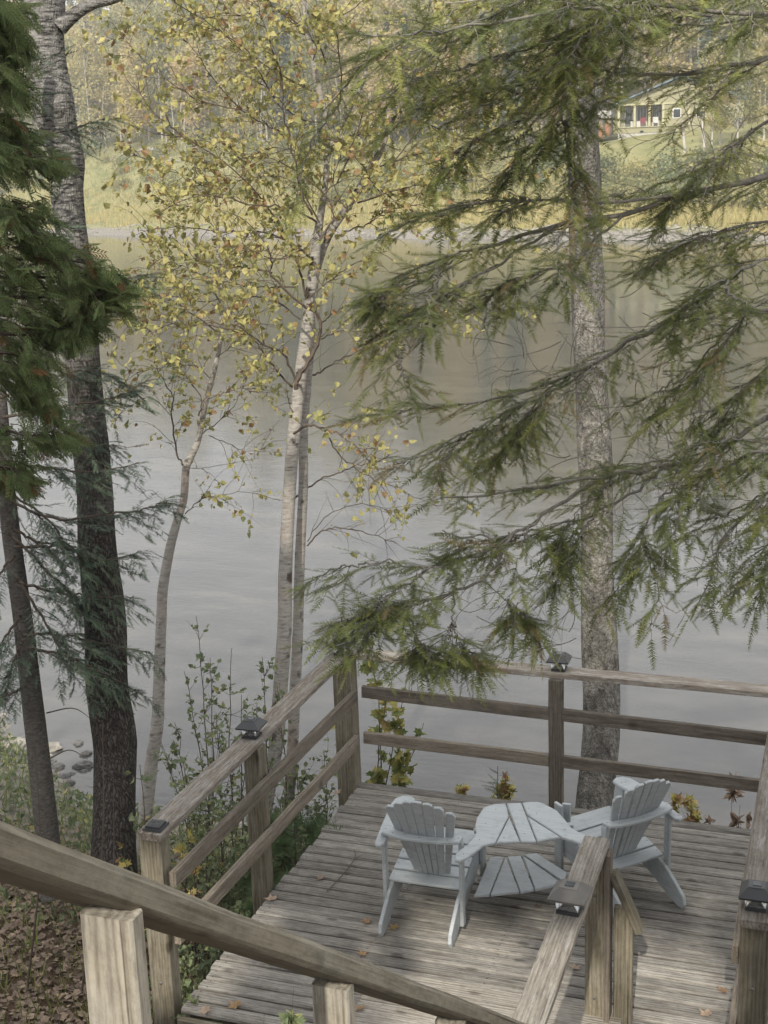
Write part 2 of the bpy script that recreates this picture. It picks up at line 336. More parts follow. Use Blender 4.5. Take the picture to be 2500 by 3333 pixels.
def bark(name, kind):
    m, nt, o = newmat(name); p = pr(nt, o, .9, .2); t = N(nt, 'ShaderNodeTexCoord'); src = t.outputs['Object']
    def mapn(s):
        mm = N(nt, 'ShaderNodeMapping'); mm.inputs['Scale'].default_value = s; nt.links.new(src, mm.inputs[0]); return mm.outputs[0]
    if kind == 'birch':
        n = N(nt, 'ShaderNodeTexNoise', Scale=1.0, Detail=6.0, Roughness=.65); nt.links.new(mapn((14, 14, 70)), n.inputs['Vector'])
        big = N(nt, 'ShaderNodeTexNoise', Scale=1.0, Detail=4.0); nt.links.new(mapn((7, 7, 9)), big.inputs['Vector'])
        c = ramp(nt, [(.28, (.06, .05, .045)), (.40, (.24, .22, .20)), (.55, (.335, .32, .295)), (.8, (.42, .405, .38))]); nt.links.new(n.outputs['Fac'], c.inputs[0])
        b = ramp(nt, [(.34, (.95,) * 3), (.41, (0, 0, 0))]); nt.links.new(big.outputs['Fac'], b.inputs[0])
        col = mixc(nt, b.outputs[0], c.outputs[0], (.075, .06, .05)); h = n.outputs['Fac']; bs = .5
        pk = N(nt, 'ShaderNodeTexNoise', Scale=1.0, Detail=3.0); nt.links.new(mapn((5, 5, 3)), pk.inputs['Vector'])
        pk2 = ramp(nt, [(.5, (0, 0, 0)), (.75, (.35,) * 3)]); nt.links.new(pk.outputs['Fac'], pk2.inputs[0]); col = mixc(nt, pk2.outputs[0], col, (.42, .31, .24))
    elif kind == 'poplar':
        # deep vertical ridges: voronoi cells drawn out along the trunk, with the grain broken by noise
        nn = N(nt, 'ShaderNodeTexNoise', Scale=9.0, Detail=4.0); nt.links.new(src, nn.inputs['Vector'])
        ad = N(nt, 'ShaderNodeVectorMath', operation='ADD'); sc_ = N(nt, 'ShaderNodeVectorMath', operation='SCALE'); sc_.inputs['Scale'].default_value = .09
        nt.links.new(nn.outputs['Color'], sc_.inputs[0]); nt.links.new(src, ad.inputs[0]); nt.links.new(sc_.outputs[0], ad.inputs[1])
        mm = N(nt, 'ShaderNodeMapping'); mm.inputs['Scale'].default_value = (46, 46, 5.5); nt.links.new(ad.outputs[0], mm.inputs[0])
        v = N(nt, 'ShaderNodeTexVoronoi', Scale=1.0); v.feature = 'DISTANCE_TO_EDGE'; nt.links.new(mm.outputs[0], v.inputs['Vector'])
        f = N(nt, 'ShaderNodeTexNoise', Scale=60.0, Detail=6.0); nt.links.new(src, f.inputs['Vector'])
        c = ramp(nt, [(0, (.02, .017, .015)), (.10, (.055, .048, .043)), (.3, (.11, .098, .09)), (.6, (.165, .15, .14))]); nt.links.new(v.outputs['Distance'], c.inputs[0])
        fr = ramp(nt, [(.3, (.6,) * 3), (.7, (1.3,) * 3)]); nt.links.new(f.outputs['Fac'], fr.inputs[0]); low = mixc(nt, 1.0, c.outputs[0], fr.outputs[0], 'MULTIPLY')
        # smooth upper bark
        n = N(nt, 'ShaderNodeTexNoise', Scale=1.0, Detail=8.0, Roughness=.7); nt.links.new(mapn((12, 12, 60)), n.inputs['Vector'])
        c2 = ramp(nt, [(.40, (.028, .025, .023)), (.49, (.15, .145, .138)), (.72, (.36, .35, .335))]); nt.links.new(n.outputs['Fac'], c2.inputs[0])
        sp = N(nt, 'ShaderNodeSeparateXYZ'); nt.links.new(src, sp.inputs[0])
        zn = N(nt, 'ShaderNodeTexNoise', Scale=2.5, Detail=5.0); nt.links.new(src, zn.inputs['Vector'])
        zz = math_(nt, 'ADD', sp.outputs['Z'], math_(nt, 'MULTIPLY', zn.outputs['Fac'], 5.0))
        zr = N(nt, 'ShaderNodeMapRange'); zr.inputs['From Min'].default_value = 5.0; zr.inputs['From Max'].default_value = 7.6; nt.links.new(zz, zr.inputs['Value'])
        col = mixc(nt, zr.outputs[0], low, c2.outputs[0]); h = math_(nt, 'ADD', v.outputs['Distance'], math_(nt, 'MULTIPLY', f.outputs['Fac'], .25)); bs = 1.0
    elif kind == 'mottled':
        v = N(nt, 'ShaderNodeTexVoronoi', Scale=1.0); nt.links.new(mapn((60, 60, 42)), v.inputs['Vector'])
        f = N(nt, 'ShaderNodeTexNoise', Scale=1.0, Detail=8.0, Roughness=.75); nt.links.new(mapn((24, 24, 16)), f.inputs['Vector'])
        big = N(nt, 'ShaderNodeTexNoise', Scale=1.0, Detail=5.0); nt.links.new(mapn((5, 5, 2.2)), big.inputs['Vector'])
        c = ramp(nt, [(.35, (.05, .044, .038)), (.46, (.14, .13, .115)), (.56, (.21, .20, .182)), (.70, (.33, .32, .295))]); nt.links.new(f.outputs['Fac'], c.inputs[0])
        b = ramp(nt, [(.36, (.40,) * 3), (.62, (1.15,) * 3)]); nt.links.new(big.outputs['Fac'], b.inputs[0]); col = mixc(nt, .8, c.outputs[0], b.outputs[0], 'MULTIPLY')
        h = math_(nt, 'ADD', v.outputs['Distance'], f.outputs['Fac']); bs = .9
    else:  # fir: fine smooth grey with blisters and dark marks
        f = N(nt, 'ShaderNodeTexNoise', Scale=1.0, Detail=7.0, Roughness=.7); nt.links.new(mapn((30, 30, 70)), f.inputs['Vector'])
        c = ramp(nt, [(.3, (.045, .04, .036)), (.5, (.115, .105, .095)), (.75, (.20, .19, .175))]); nt.links.new(f.outputs['Fac'], c.inputs[0])
        col = c.outputs[0]; h = f.outputs['Fac']; bs = .6
    nt.links.new(col, p.inputs['Base Color']); bump(nt, h, p, bs, .02); return m
M_birch = bark('birch_bark', 'birch'); M_poplar = bark('ridged_poplar_bark', 'poplar'); M_mott = bark('mottled_grey_bark', 'mottled'); M_firbark = bark('fir_bark', 'fir')
M_fartrunk = simple('pale_far_trunk', (.46, .43, .38), .9, sc=2)
M_fardark = simple('dark_far_trunk', (.13, .11, .095), .9, sc=2)

# ---------------------------------------------------------------- terrain
FS0 = np.array([-40.5, 121.6]); FU = np.array([.905, -.4254]); FV = np.array([.4254, .905])   # far shore: point, along, away
def smooth(a, b, x):
    t = np.clip((x - a) / (b - a), 0, 1); return t * t * (3 - 2 * t)
def height(x, y):
    x = np.asarray(x, float); y = np.asarray(y, float)
    s = (x - FS0[0]) * FV[0] + (y - FS0[1]) * FV[1]
    u = (x - FS0[0]) * FU[0] + (y - FS0[1]) * FU[1]
    s = s + 1.6 * np.sin(u * .11) + .8 * np.sin(u * .31 + 1)
    S_ = [-30, -4, 0, 4, 18, 32, 42, 60, 110, 220, 400]
    far = np.interp(s, S_, [-3.6, -2.3, -1.7, -1.15, 1.0, 7.8, 9.8, 14.5, 31, 70, 100]); right = np.interp(s, S_, [-3.6, -2.3, -1.7, -1.15, .8, 5.2, 7.0, 9.5, 22, 62, 95])
    wr_ = np.clip((u + 70) / 40, 0, 1); far = far * (1 - wr_) + right * wr_
    far = far + np.where(s > 2, .35 * np.sin(u * .5) * np.sin(s * .4), 0)
    # near bank
    sh = np.interp(x, [-40, -14, -9, -7.6, -6.6, -5, 0, 6, 30], [17, 13.5, 12.0, 10.9, 10.3, 10.2, 10.6, 11.2, 14])
    n = sh - y
    near = np.interp(n, [-60, -6, 0, 1.2, 3, 5, 9, 14, 40], [-3.6, -2.6, -1.7, -1.25, -.95, -.72, .5, 2.2, 6.0])
    near = near + .05 * np.sin(x * 2.3 + y) * np.sin(y * 2.9)
    return np.where(s > -30, far, near)
def H1(x, y): return float(height(x, y))
def grid(xs, ys):
    X, Y = np.meshgrid(xs, ys); Z = height(X, Y); V = np.stack([X, Y, Z], -1).reshape(-1, 3)
    nx = len(xs); i, j = np.meshgrid(np.arange(len(ys) - 1), np.arange(nx - 1), indexing='ij'); a = i * nx + j
    return V, np.stack([a, a + 1, a + 1 + nx, a + nx], -1).reshape(-1, 4)
m, nt_, o_ = newmat('ground_soil'); p = pr(nt_, o_, .95, .15); M_ground = m
geo = N(nt_, 'ShaderNodeNewGeometry'); sp = N(nt_, 'ShaderNodeSeparateXYZ'); nt_.links.new(geo.outputs['Position'], sp.inputs[0])
n1 = N(nt_, 'ShaderNodeTexNoise', Scale=.35, Detail=8.0, Roughness=.7); nt_.links.new(geo.outputs['Position'], n1.inputs['Vector'])
n2 = N(nt_, 'ShaderNodeTexNoise', Scale=9.0, Detail=8.0, Roughness=.75); nt_.links.new(geo.outputs['Position'], n2.inputs['Vector'])
soil = ramp(nt_, [(.3, (.045, .03, .02)), (.5, (.11, .075, .05)), (.75, (.20, .15, .10))]); nt_.links.new(n2.outputs['Fac'], soil.inputs[0])
far = ramp(nt_, [(.3, (.13, .15, .06)), (.5, (.25, .24, .11)), (.75, (.34, .30, .16))]); nt_.links.new(n1.outputs['Fac'], far.inputs[0])
zf = N(nt_, 'ShaderNodeMapRange'); zf.inputs['From Min'].default_value = 60; zf.inputs['From Max'].default_value = 70; nt_.links.new(sp.outputs['Y'], zf.inputs['Value'])
c0 = mixc(nt_, zf.outputs[0], soil.outputs[0], far.outputs[0])
dp = N(nt_, 'ShaderNodeVectorMath', operation='DOT_PRODUCT'); dp.inputs[1].default_value = (.4254, .905, 0); nt_.links.new(geo.outputs['Position'], dp.inputs[0])
df = N(nt_, 'ShaderNodeMapRange'); df.inputs['From Min'].default_value = 92.8 + 55; df.inputs['From Max'].default_value = 92.8 + 66; nt_.links.new(dp.outputs['Value'], df.inputs['Value'])
duff = ramp(nt_, [(.3, (.07, .075, .03)), (.6, (.17, .15, .07)), (.8, (.26, .20, .09))]); nt_.links.new(n1.outputs['Fac'], duff.inputs[0]); c0 = mixc(nt_, df.outputs[0], c0, duff.outputs[0])
zg = N(nt_, 'ShaderNodeMapRange'); zg.inputs['From Min'].default_value = -1.2; zg.inputs['From Max'].default_value = -.9
nt_.links.new(math_(nt_, 'ADD', sp.outputs['Z'], math_(nt_, 'MULTIPLY', n2.outputs['Fac'], .15)), zg.inputs['Value'])
vg = N(nt_, 'ShaderNodeTexVoronoi', Scale=7.0); nt_.links.new(geo.outputs['Position'], vg.inputs['Vector'])
gr = ramp(nt_, [(0, (.36, .34, .31)), (.5, (.26, .24, .21)), (.9, (.10, .09, .08))]); nt_.links.new(vg.outputs['Distance'], gr.inputs[0])
c1 = mixc(nt_, zg.outputs[0], gr.outputs[0], c0); nt_.links.new(c1, p.inputs['Base Color']); bump(nt_, n2.outputs['Fac'], p, .8, .05)

gb = B()
xs = np.unique(np.concatenate([np.linspace(-400, -14, 70), np.linspace(-14, 8, 89), np.linspace(8, 200, 40)]))
ys = np.unique(np.concatenate([np.linspace(-60, -2, 20), np.linspace(-2, 16, 73), np.linspace(16, 70, 12), np.linspace(70, 420, 150)]))
V, F = grid(xs, ys); gb.add(V, F)
tag(gb.build('ground', M_ground, smooth=True), 'leaf covered near bank and grassy far bank of the river', None, kind='structure')

m, nt_, o_ = newmat('river_water'); M_water = m
pw = pr(nt_, o_, .03, .5); pw.inputs['IOR'].default_value = 1.48
geo = N(nt_, 'ShaderNodeNewGeometry')
def pm(s):
    mm = N(nt_, 'ShaderNodeMapping'); mm.inputs['Scale'].default_value = s; mm.inputs['Rotation'].default_value = (0, 0, R_(20)); nt_.links.new(geo.outputs['Position'], mm.inputs[0]); return mm.outputs[0]
wa = N(nt_, 'ShaderNodeTexNoise', Scale=1.0, Detail=4.0, Roughness=.55); nt_.links.new(pm((4.0, 11.0, 1)), wa.inputs['Vector'])
wb = N(nt_, 'ShaderNodeTexNoise', Scale=1.0, Detail=3.0); nt_.links.new(pm((.25, .6, 1)), wb.inputs['Vector'])
wc = N(nt_, 'ShaderNodeTexNoise', Scale=1.0, Detail=5.0); nt_.links.new(pm((.05, .12, 1)), wc.inputs['Vector'])
calm = ramp(nt_, [(.40, (.35,) * 3), (.62, (1, 1, 1))]); nt_.links.new(wc.outputs['Fac'], calm.inputs[0])
hh = math_(nt_, 'ADD', math_(nt_, 'MULTIPLY', wa.outputs['Fac'], calm.outputs[0]), math_(nt_, 'MULTIPLY', wb.outputs['Fac'], .35))
bump(nt_, hh, pw, .15, .03)
bed = ramp(nt_, [(.35, (.055, .056, .057)), (.55, (.075, .075, .073)), (.75, (.11, .104, .094))]); wd = N(nt_, 'ShaderNodeTexNoise', Scale=1.0, Detail=6.0); nt_.links.new(pm((.8, 1.8, 1)), wd.inputs['Vector'])
nt_.links.new(wd.outputs['Fac'], bed.inputs[0]); nt_.links.new(bed.outputs[0], pw.inputs['Base Color'])
wbm = B(); V, F = grid(np.linspace(-300, 150, 10), np.linspace(4, 260, 10)); V[:, 2] = -1.7; wbm.add(V, F)
tag(wbm.build('river_water', M_water), 'calm grey river with fine ripples', None, kind='structure')

# ---------------------------------------------------------------- deck
deck = thing('wooden_deck', 'weathered grey wooden deck of narrow boards above the river', 'deck', (-1.7, 6.8, 0))
pitch = .0968; vars_ = []
for k in range(7):
    V, F = bevbox(2.97, .0825, .036, .009, 14, .0022); vars_.append(B().add(V, F).mesh('board', M_deck))
yb = 5.50; nb = 29
for i in range(nb):
    o = link('board', vars_[i % 7], deck, (-1.685 + 1.7 + random.uniform(-.012, .012), yb + i * pitch - 6.8, -.018 + random.uniform(-.0025, .0025)),
             (random.uniform(-.012, .012), 0, random.uniform(-.0012, .0012) + (math.pi if i % 2 else 0)))
YB = yb + (nb - 1) * pitch + .045
print('deck back', YB)
for x in (-3.13, -2.4, -1.7, -1.0, -.26): board('joist', (x, 5.46, -.13), (x, YB - .02, -.13), .04, .18, M_post, deck, seg=2)
board('rim_board', (-3.16, 5.43, -.13), (-.2, 5.43, -.13), .04, .19, M_post, deck, seg=2)
board('rim_board', (-3.16, YB - .05, -.145), (-.2, YB - .05, -.145), .04, .15, M_post, deck, seg=2)
for x in (-3.0, -1.7, -.4):
    for y in (5.7, 7.9): board('support_post', (x, y, -2.6), (x, y, -.23), .1, .1, M_post, deck, up=(0, 1, 0), seg=2)
sb = B(); a6 = np.arange(6) / 6 * 2 * np.pi
for i in range(nb):
    for x in (-3.12, -2.4, -1.7, -1.0, -.27):
        for dy in (-.024, .024):
            c = np.array([x + random.uniform(-.01, .01), yb + i * pitch + dy + random.uniform(-.005, .005), .0035])
            V = np.vstack([c[None], c + .0042 * np.stack([np.cos(a6), np.sin(a6), a6 * 0 - .3], -1)]); sb.add(V - np.array([-1.7, 6.8, 0]), [(0, 1 + j, 1 + (j + 1) % 6) for j in range(6)])
o = sb.build('screw', M_screw, deck); o['kind'] = 'stuff'
# foot boards of the stairs lying on the deck
foot = thing('stair_landing', 'wide sunlit boards at the foot of the stairs on the deck', 'step', (-1.6, 5.5, .0))
for k in range(4):
    board('board', (-2.26, 5.885 - k * .285, .024), (-.935, 5.885 - k * .285, .024), .278, .036, M_cappale, foot, seg=6)

# ---------------------------------------------------------------- railings
def vpost(name, x0, x1, y0, y1, z0, z1, mat, par):
    V, F = bevbox(z1 - z0, x1 - x0, y1 - y0, .005, 8, .0012)
    o = B().add(V, F).build(name, mat, par)
    M = Matrix(((0, 1, 0, (x0 + x1) / 2), (0, 0, 1, (y0 + y1) / 2), (1, 0, 0, (z0 + z1) / 2), (0, 0, 0, 1)))
    o.matrix_local = Matrix.Translation(-Vector(par.location)) @ M
    return o
lf = thing('deck_railing', 'left deck railing of three weathered rails running towards the corner post', 'railing', (-3.26, 6.8, 0))
vpost('post', -3.355, -3.228, 5.50, 5.60, -.9, .93, M_post, lf); vpost('post', -3.30, -3.195, 6.66, 6.76, -.9, .93, M_post, lf)
board('top_rail', (-3.285, 5.485, .951), (-3.273, 8.285, .951), .142, .038, M_cap, lf, seg=16, warp=.002)
board('rail', (-3.172, 5.50, .720), (-3.146, 8.14, .700), .038, .089, M_rail, lf, seg=12)
board('rail', (-3.172, 5.50, .392), (-3.146, 8.14, .362), .038, .089, M_rail, lf, seg=12)
bf = thing('deck_railing', 'back deck railing along the river side with the solar lamp at its middle', 'railing', (-1.8, 8.25, 0), group=None)
vpost('post', -3.31, -3.175, 8.145, 8.275, -.9, .93, M_post, bf)
vpost('post', -1.792, -1.702, 8.165, 8.245, -.25, .932, M_rail, bf)
board('top_rail', (-3.19, 8.285, .951), (-.36, 8.285, .945), .14, .038, M_cap, bf, seg=16, warp=.002)
for z0, z1 in ((.7155, .660), (.3725, .335)):
    zm = z0 + (z1 - z0) * .5
    board('rail', (-3.11, 8.19, z0), (-1.793, 8.19, zm), .038, .084, M_rail, bf, seg=8)
    board('rail', (-1.701, 8.19, zm), (-.36, 8.19, z1), .038, .084, M_rail, bf, seg=8)
rf = thing('deck_railing', 'right deck railing with brown flaking top rail and a solar lamp at its near end', 'railing', (-.29, 6.8, 0))
vpost('post', -.350, -.222, 5.50, 5.60, -.9, .93, M_post, rf); vpost('post', -.34, -.24, 8.17, 8.26, -.3, .93, M_post, rf); vpost('post', -.34, -.24, 6.85, 6.94, -.3, .93, M_post, rf)
board('top_rail', (-.288, 5.475, .951), (-.288, 8.36, .949), .138, .038, M_cap, rf, seg=16, warp=.002)
board('rail', (-.372, 5.52, .365), (-.372, 8.16, .355), .038, .089, M_rail, rf, seg=8)
board('rail', (-.372, 5.62, .70), (-.372, 8.16, .69), .038, .089, M_rail, rf, seg=8)

sr = thing('stair_railing', 'stair handrail sloping down from the left foreground on two pale square posts', 'railing', (-1.0, 3, 0))
TH = .052; sl = (3.195 - 2.492) / (2.405 - 1.496)
def zr(y): return 3.195 - sl * (y - 1.496)
vpost('post', -1.025, -.936, 1.496, 1.534, 1.9, zr(1.515) - .006, M_frontpost, sr)
vpost('post', -1.063, -.974, 2.405, 2.445, 1.2, zr(2.425) - .006, M_frontpost, sr)
vpost('post', -1.075, -.986, 3.32, 3.36, .6, zr(3.34) - .006, M_frontpost, sr)
nz = 1 / math.sqrt(1 + sl * sl); up = (0, sl * nz, nz)
off = Vector(up) * (TH / 2)
board('handrail', Vector((-1.002, .35, zr(.35))) + off, Vector((-1.045, 4.28, zr(4.28))) + off, .15, TH, M_front, sr, up=up, seg=24, warp=.0025, c=.011)
lr = thing('stair_railing', 'short level rail with tilted end post beside the chairs, carrying the large grey lamp', 'railing', (-1.06, 5.3, 0))
board('top_rail', (-1.063, 4.33, .981), (-1.075, 6.0, .981), .128, .038, M_cappale, lr, seg=12, warp=.002)
vpost('post', -1.122, -1.022, 5.93, 5.972, -.1, .961, M_post, lr); vpost('post', -1.021, -.992, 5.90, 5.985, .0, .955, M_rail, lr)
vpost('post', -1.06, -.97, 4.42, 4.46, -.3, .961, M_rail, lr)
vpost('short_post', -.982, -.888, 5.95, 5.99, -.05, .655, M_post, lr)
board('brace', (-.985, 5.962, .84), (-.855, 5.962, .545), .085, .034, M_post, lr, up=(.9, 0, .44), seg=3)

# stairs below the camera (outside the frame, seen from a step to the side)
st = thing('stairs', 'wooden stairs rising from the landing boards towards the viewer', 'stairs', (-.45, 2.8, 1))
for k in range(12):
    y = 4.1 - k * .235; z = .18 + k * .181
    board('tread', (-.93, y, z), (.05, y, z), .26, .036, M_deck, st, seg=3)
for x in (-.91, .03): board('stringer', (x, 4.3, -.02), (x, 1.3, 2.29), .04, .24, M_post, st, up=(0, .61, .79), seg=3)
for k in range(6): board('landing_board', (-.95, 1.18 - k * .245, 2.33), (1.2, 1.18 - k * .245, 2.33), .24, .036, M_deck, st, seg=3)

# ---------------------------------------------------------------- solar lamps
def frustum(w0, w1, z0, z1, b, mi=0, cap=True):
    V = [(sx * w / 2, sy * w / 2, z) for w, z in ((w0, z0), (w1, z1)) for sx, sy in ((-1, -1), (1, -1), (1, 1), (-1, 1))]
    F = [(0, 1, 5, 4), (1, 2, 6, 5), (2, 3, 7, 6), (3, 0, 4, 7)] + ([(4, 5, 6, 7), (3, 2, 1, 0)] if cap else [])
    return b.add(V, F, mi=mi)
def make_lamp(label, loc, rz, s=1.0, roofmat=None, group='solar post cap lamps'):
    t = thing('solar_post_lamp', label, 'lamp', loc, rz, group)
    def S(o): o.scale = (s, s, s); return o
    S(frustum(.092, .092, 0, .016, B()).build('base', M_black, t))
    S(frustum(.084, .02, .017, .052, B()).build('reflector', M_chrome, t))
    b = B(); frustum(.086, .100, .018, .066, b, cap=False); S(b.build('glass', M_glass, t))
    b = B(); frustum(.144, .148, .064, .073, b); frustum(.148, .080, .0735, .108, b); frustum(.074, .070, .1085, .112, b)
    rf_ = S(b.build('roof', roofmat or M_black, t)); S(frustum(.036, .036, .1122, .1145, B()).build('solar_panel', M_panel, t))
    return t
ZT = .9715
make_lamp('black solar cap lamp halfway along the left railing', (-3.279, 6.75, ZT), R_(2))
make_lamp('black solar cap lamp on the corner post behind the fir needles', (-3.255, 8.21, ZT), 0)
make_lamp('black solar cap lamp on the back railing above its middle post', (-1.742, 8.285, .969), R_(1))
make_lamp('black solar cap lamp on the near end of the right railing', (-.288, 5.60, ZT), 0)
make_lamp('large grey solar cap lamp on the level rail nearest the viewer', (-1.068, 5.30, 1.0015), R_(-3), 1.12, M_lampgrey)
bt = thing('lamp_base_plate', 'flat black lamp base without its lamp on the near end of the left railing', 'lamp base', (-3.28, 5.56, ZT), R_(2))
frustum(.105, .10, 0, .010, B()).build('plate', M_black, bt); frustum(.082, .078, .0103, .022, B()).build('socket', M_black, bt)
b = B()
for k in range(4):
    a = k * math.pi / 2 + .6; P = [(.022 * math.cos(a + t), .022 * math.sin(a + t), .0235) for t in np.linspace(0, .9, 5)]; b.add(*tube(P, .0025, 5))
b.build('contact_ring', M_lampgrey, bt)

# ---------------------------------------------------------------- chairs and table
def slat_prism(name, poly, thick, mat, par, origin, X, Z, bev=.003):
    """outline in the plane spanned by X and Z' (=Y of the outline), thickness along the plane's normal"""
    X = Vector(X).normalized(); Yv = Vector(Z).normalized(); Nn = X.cross(Yv).normalized()
    M = Matrix(((X.x, Yv.x, Nn.x, origin[0]), (X.y, Yv.y, Nn.y, origin[1]), (X.z, Yv.z, Nn.z, origin[2]), (0, 0, 0, 1)))
    return prism(name, poly, -thick / 2, thick / 2, mat, par, M, bev)
def make_chair(label, loc, rz, mirror):
    t = thing('adirondack_chair', label, 'chair', loc, rz, 'adirondack chairs at the corner table'); sgn = -1 if mirror else 1
    # back slats: fan of seven
    top = np.array([0, -.115, .785]); bot = np.array([0, .105, .25]); up = top - bot; ln = np.linalg.norm(up); up /= ln
    n = 7; cx = .012 * sgn
    for k in range(n):
        f = (k - 3) / 3.0; tb = f * .088; tt = f * .178
        h = ln + .055 - .075 * f * f
        wt = .053; wb_ = .028
        curve = .022 * (1 - f * f)
        tl = .012 * f
        poly = [(tb - wb_ / 2, 0), (tb + wb_ / 2, 0), (tt + wt / 2, h - (.022 if k >= 3 else 0) * abs(f) - .004), (tt + .2 * wt, h), (tt - .2 * wt, h), (tt - wt / 2, h - (.022 if k <= 3 else 0) * abs(f) - .004)]
        slat_prism('back_slat', poly, .018, M_paint, t, (cx, bot[1] - curve + .012, bot[2]), (1, 0, 0), tuple(up))
    # crescent arm support behind the back
    out_ = [(-.215, .02), (-.235, -.0), (-.225, -.062), (-.17, -.082), (-.09, -.096), (0, -.10), (.09, -.096), (.17, -.082), (.225, -.062), (.235, -.0), (.215, .02)]
    inn = [(.16, -.012), (.09, -.036), (0, -.046), (-.09, -.036), (-.16, -.012)]
    prism('back_brace', [(x, y - .012) for x, y in out_ + inn], .565, .585, M_paint, t)
    # seat slats
    for k in range(6):
        y = .035 + k * .089; z = .245 + .105 * min(1, (k + .5) / 4.6) - (.010 if k == 5 else 0)
        wdt = .43
        board_l('seat_slat', (-wdt / 2, y, z), (wdt / 2, y, z), .082, .018, t)
    # stringers (seat rails running down to the rear feet)
    for s in (-1, 1):
        prof = [(.47, .345), (.47, .25), (.40, .20), (.05, .085), (-.10, .02), (-.165, .0), (-.205, .0), (-.222, .03), (-.21, .08), (-.12, .15), (-.04, .205), (.04, .228), (.30, .318), (.42, .342)]
        prof_plane('side_rail', prof, s * .205, .022, t)
        prof_plane('rear_leg', [(-.05, .045), (-.005, .045), (-.005, .564), (-.05, .564)], s * .228, .022, t)
        prof_plane('front_leg', [(.385, 0), (.455, 0), (.455, .515), (.385, .515)], s * .229, .022, t)
    # outer arm only: the inner arm is the wing of the table
    s = -1 if not mirror else 1
    arm = [(.195, -.12), (.21, -.15), (.235, -.15), (.252, -.12), (.262, -.05), (.285, .1), (.305, .25), (.318, .36), (.315, .43), (.285, .475), (.24, .485), (.20, .46), (.19, .40), (.20, .3), (.205, .1), (.20, -.05)]
    prism('arm', [(x * s, y) for x, y in (arm if s > 0 else arm)], .520, .542, M_paint, t, bev=.005)
    return t
def board_l(name, p0, p1, wd, th, par):
    V, F = bevbox(abs(p1[0] - p0[0]), wd, th, .003, 3, .0004)
    o = B().add(V, F).build(name, M_paint, par); o.location = ((p0[0] + p1[0]) / 2, p0[1], p0[2]); o.rotation_euler = (R_(13 if p0[1] < .40 else -8), 0, 0)
def prof_plane(name, prof, x, th, par):
    # profile in (y, z), thickness along x
    M = Matrix(((0, 0, 1, x), (1, 0, 0, 0), (0, 1, 0, 0), (0, 0, 0, 1)))
    return prism(name, prof, -th / 2, th / 2, M_paint, par, M, .003)
make_chair('pale blue-grey adirondack chair seen from behind, left of the corner table', (-2.165, 6.585, 0.004), 0, False)
make_chair('pale blue-grey adirondack chair angled to the left, right of the corner table', (-1.065, 7.13, 0.004), R_(47), True)

def screws(par, pts, r=.004):
    sb_ = B()
    for p_ in pts: c = np.array(p_, float); sb_.add(np.vstack([c[None] + [0, 0, .0012], c + r * np.stack([np.cos(a6), np.sin(a6), a6 * 0 - .1], -1)]), [(0, 1 + j, 1 + (j + 1) % 6) for j in range(6)])
    sb_.build('screw', M_screw, par)['kind'] = 'stuff'
for t_, s_ in [(o, -1 if o.location.x < -1.6 else 1) for o in bpy.data.objects if o.name.startswith('adirondack_chair')]:
    screws(t_, [(-.215, -.03, .5855), (.215, -.03, .5855), (-.16, -.07, .5855), (0, -.085, .5855), (.16, -.07, .5855), (s_ * .23, .41, .5425), (s_ * .25, .40, .5425)] + [(sx * .2, .035 + k * .089, .256 + .105 * min(1, (k + .5) / 4.6) - (.010 if k == 5 else 0)) for k in range(6) for sx in (-1, 1)])
tb = thing('corner_table', 'pale blue-grey corner table with fan shaped top and lower shelf between the chairs', 'table', (-1.65, 6.95, 0.004))
def c1p(pts, z):
    r = []
    for X, Y in pts:
        q = onz((1150 + X * 1100 / 1659) / S16, (2450 + Y * 1100 / 1659) / S16, z); r.append((q[0] + 1.65, q[1] - 6.95))
    return r
TZ = .545
tops = [[(640, 270), (690, 253), (748, 250), (762, 312), (697, 442), (640, 455), (600, 486), (560, 515), (520, 532), (500, 527), (497, 505), (520, 480), (560, 452), (590, 420), (603, 395), (597, 360), (607, 320)],
        [(766, 318), (818, 437), (760, 440), (703, 442)],
        [(754, 250), (824, 247), (898, 437), (824, 438)],
        [(830, 246), (860, 243), (905, 243), (935, 250), (1000, 285), (1040, 330), (1075, 375), (1140, 405), (1190, 425), (1225, 440), (1240, 462), (1222, 478), (1180, 470), (1100, 440), (1025, 415), (855, 305)],
        [(855, 314), (1015, 414), (905, 435)]]
for poly in tops: prism('top_board', c1p(poly, TZ)[::-1], .525, TZ, M_paint, tb, bev=.005)
shelf = [[(672, 514), (742, 512), (667, 698), (592, 702), (600, 690)], [(748, 516), (815, 682), (675, 697)], [(757, 512), (822, 508), (886, 672), (822, 684)], [(832, 506), (1022, 640), (895, 672)], [(840, 502), (900, 496), (1050, 590), (1034, 634)]]
for poly in shelf: prism('shelf_board', c1p(poly, .2)[::-1], .182, .2, M_paint, tb, bev=.003)
for x, y, a in ((-1.925, 7.03, 0), (-1.50, 7.27, 40)):
    board('apron', (x + .012, y - .0, .35), (x + .012 + .001, y, .515), .05, .02, M_paint, tb, up=(0, 1, 0), seg=1)
board('cleat', (-1.93, 6.86, .17), (-1.40, 7.07, .17), .03, .018, M_paint, tb, seg=1)
board('cleat', (-1.93, 6.80, .512), (-1.40, 7.02, .512), .04, .02, M_paint, tb, seg=1)

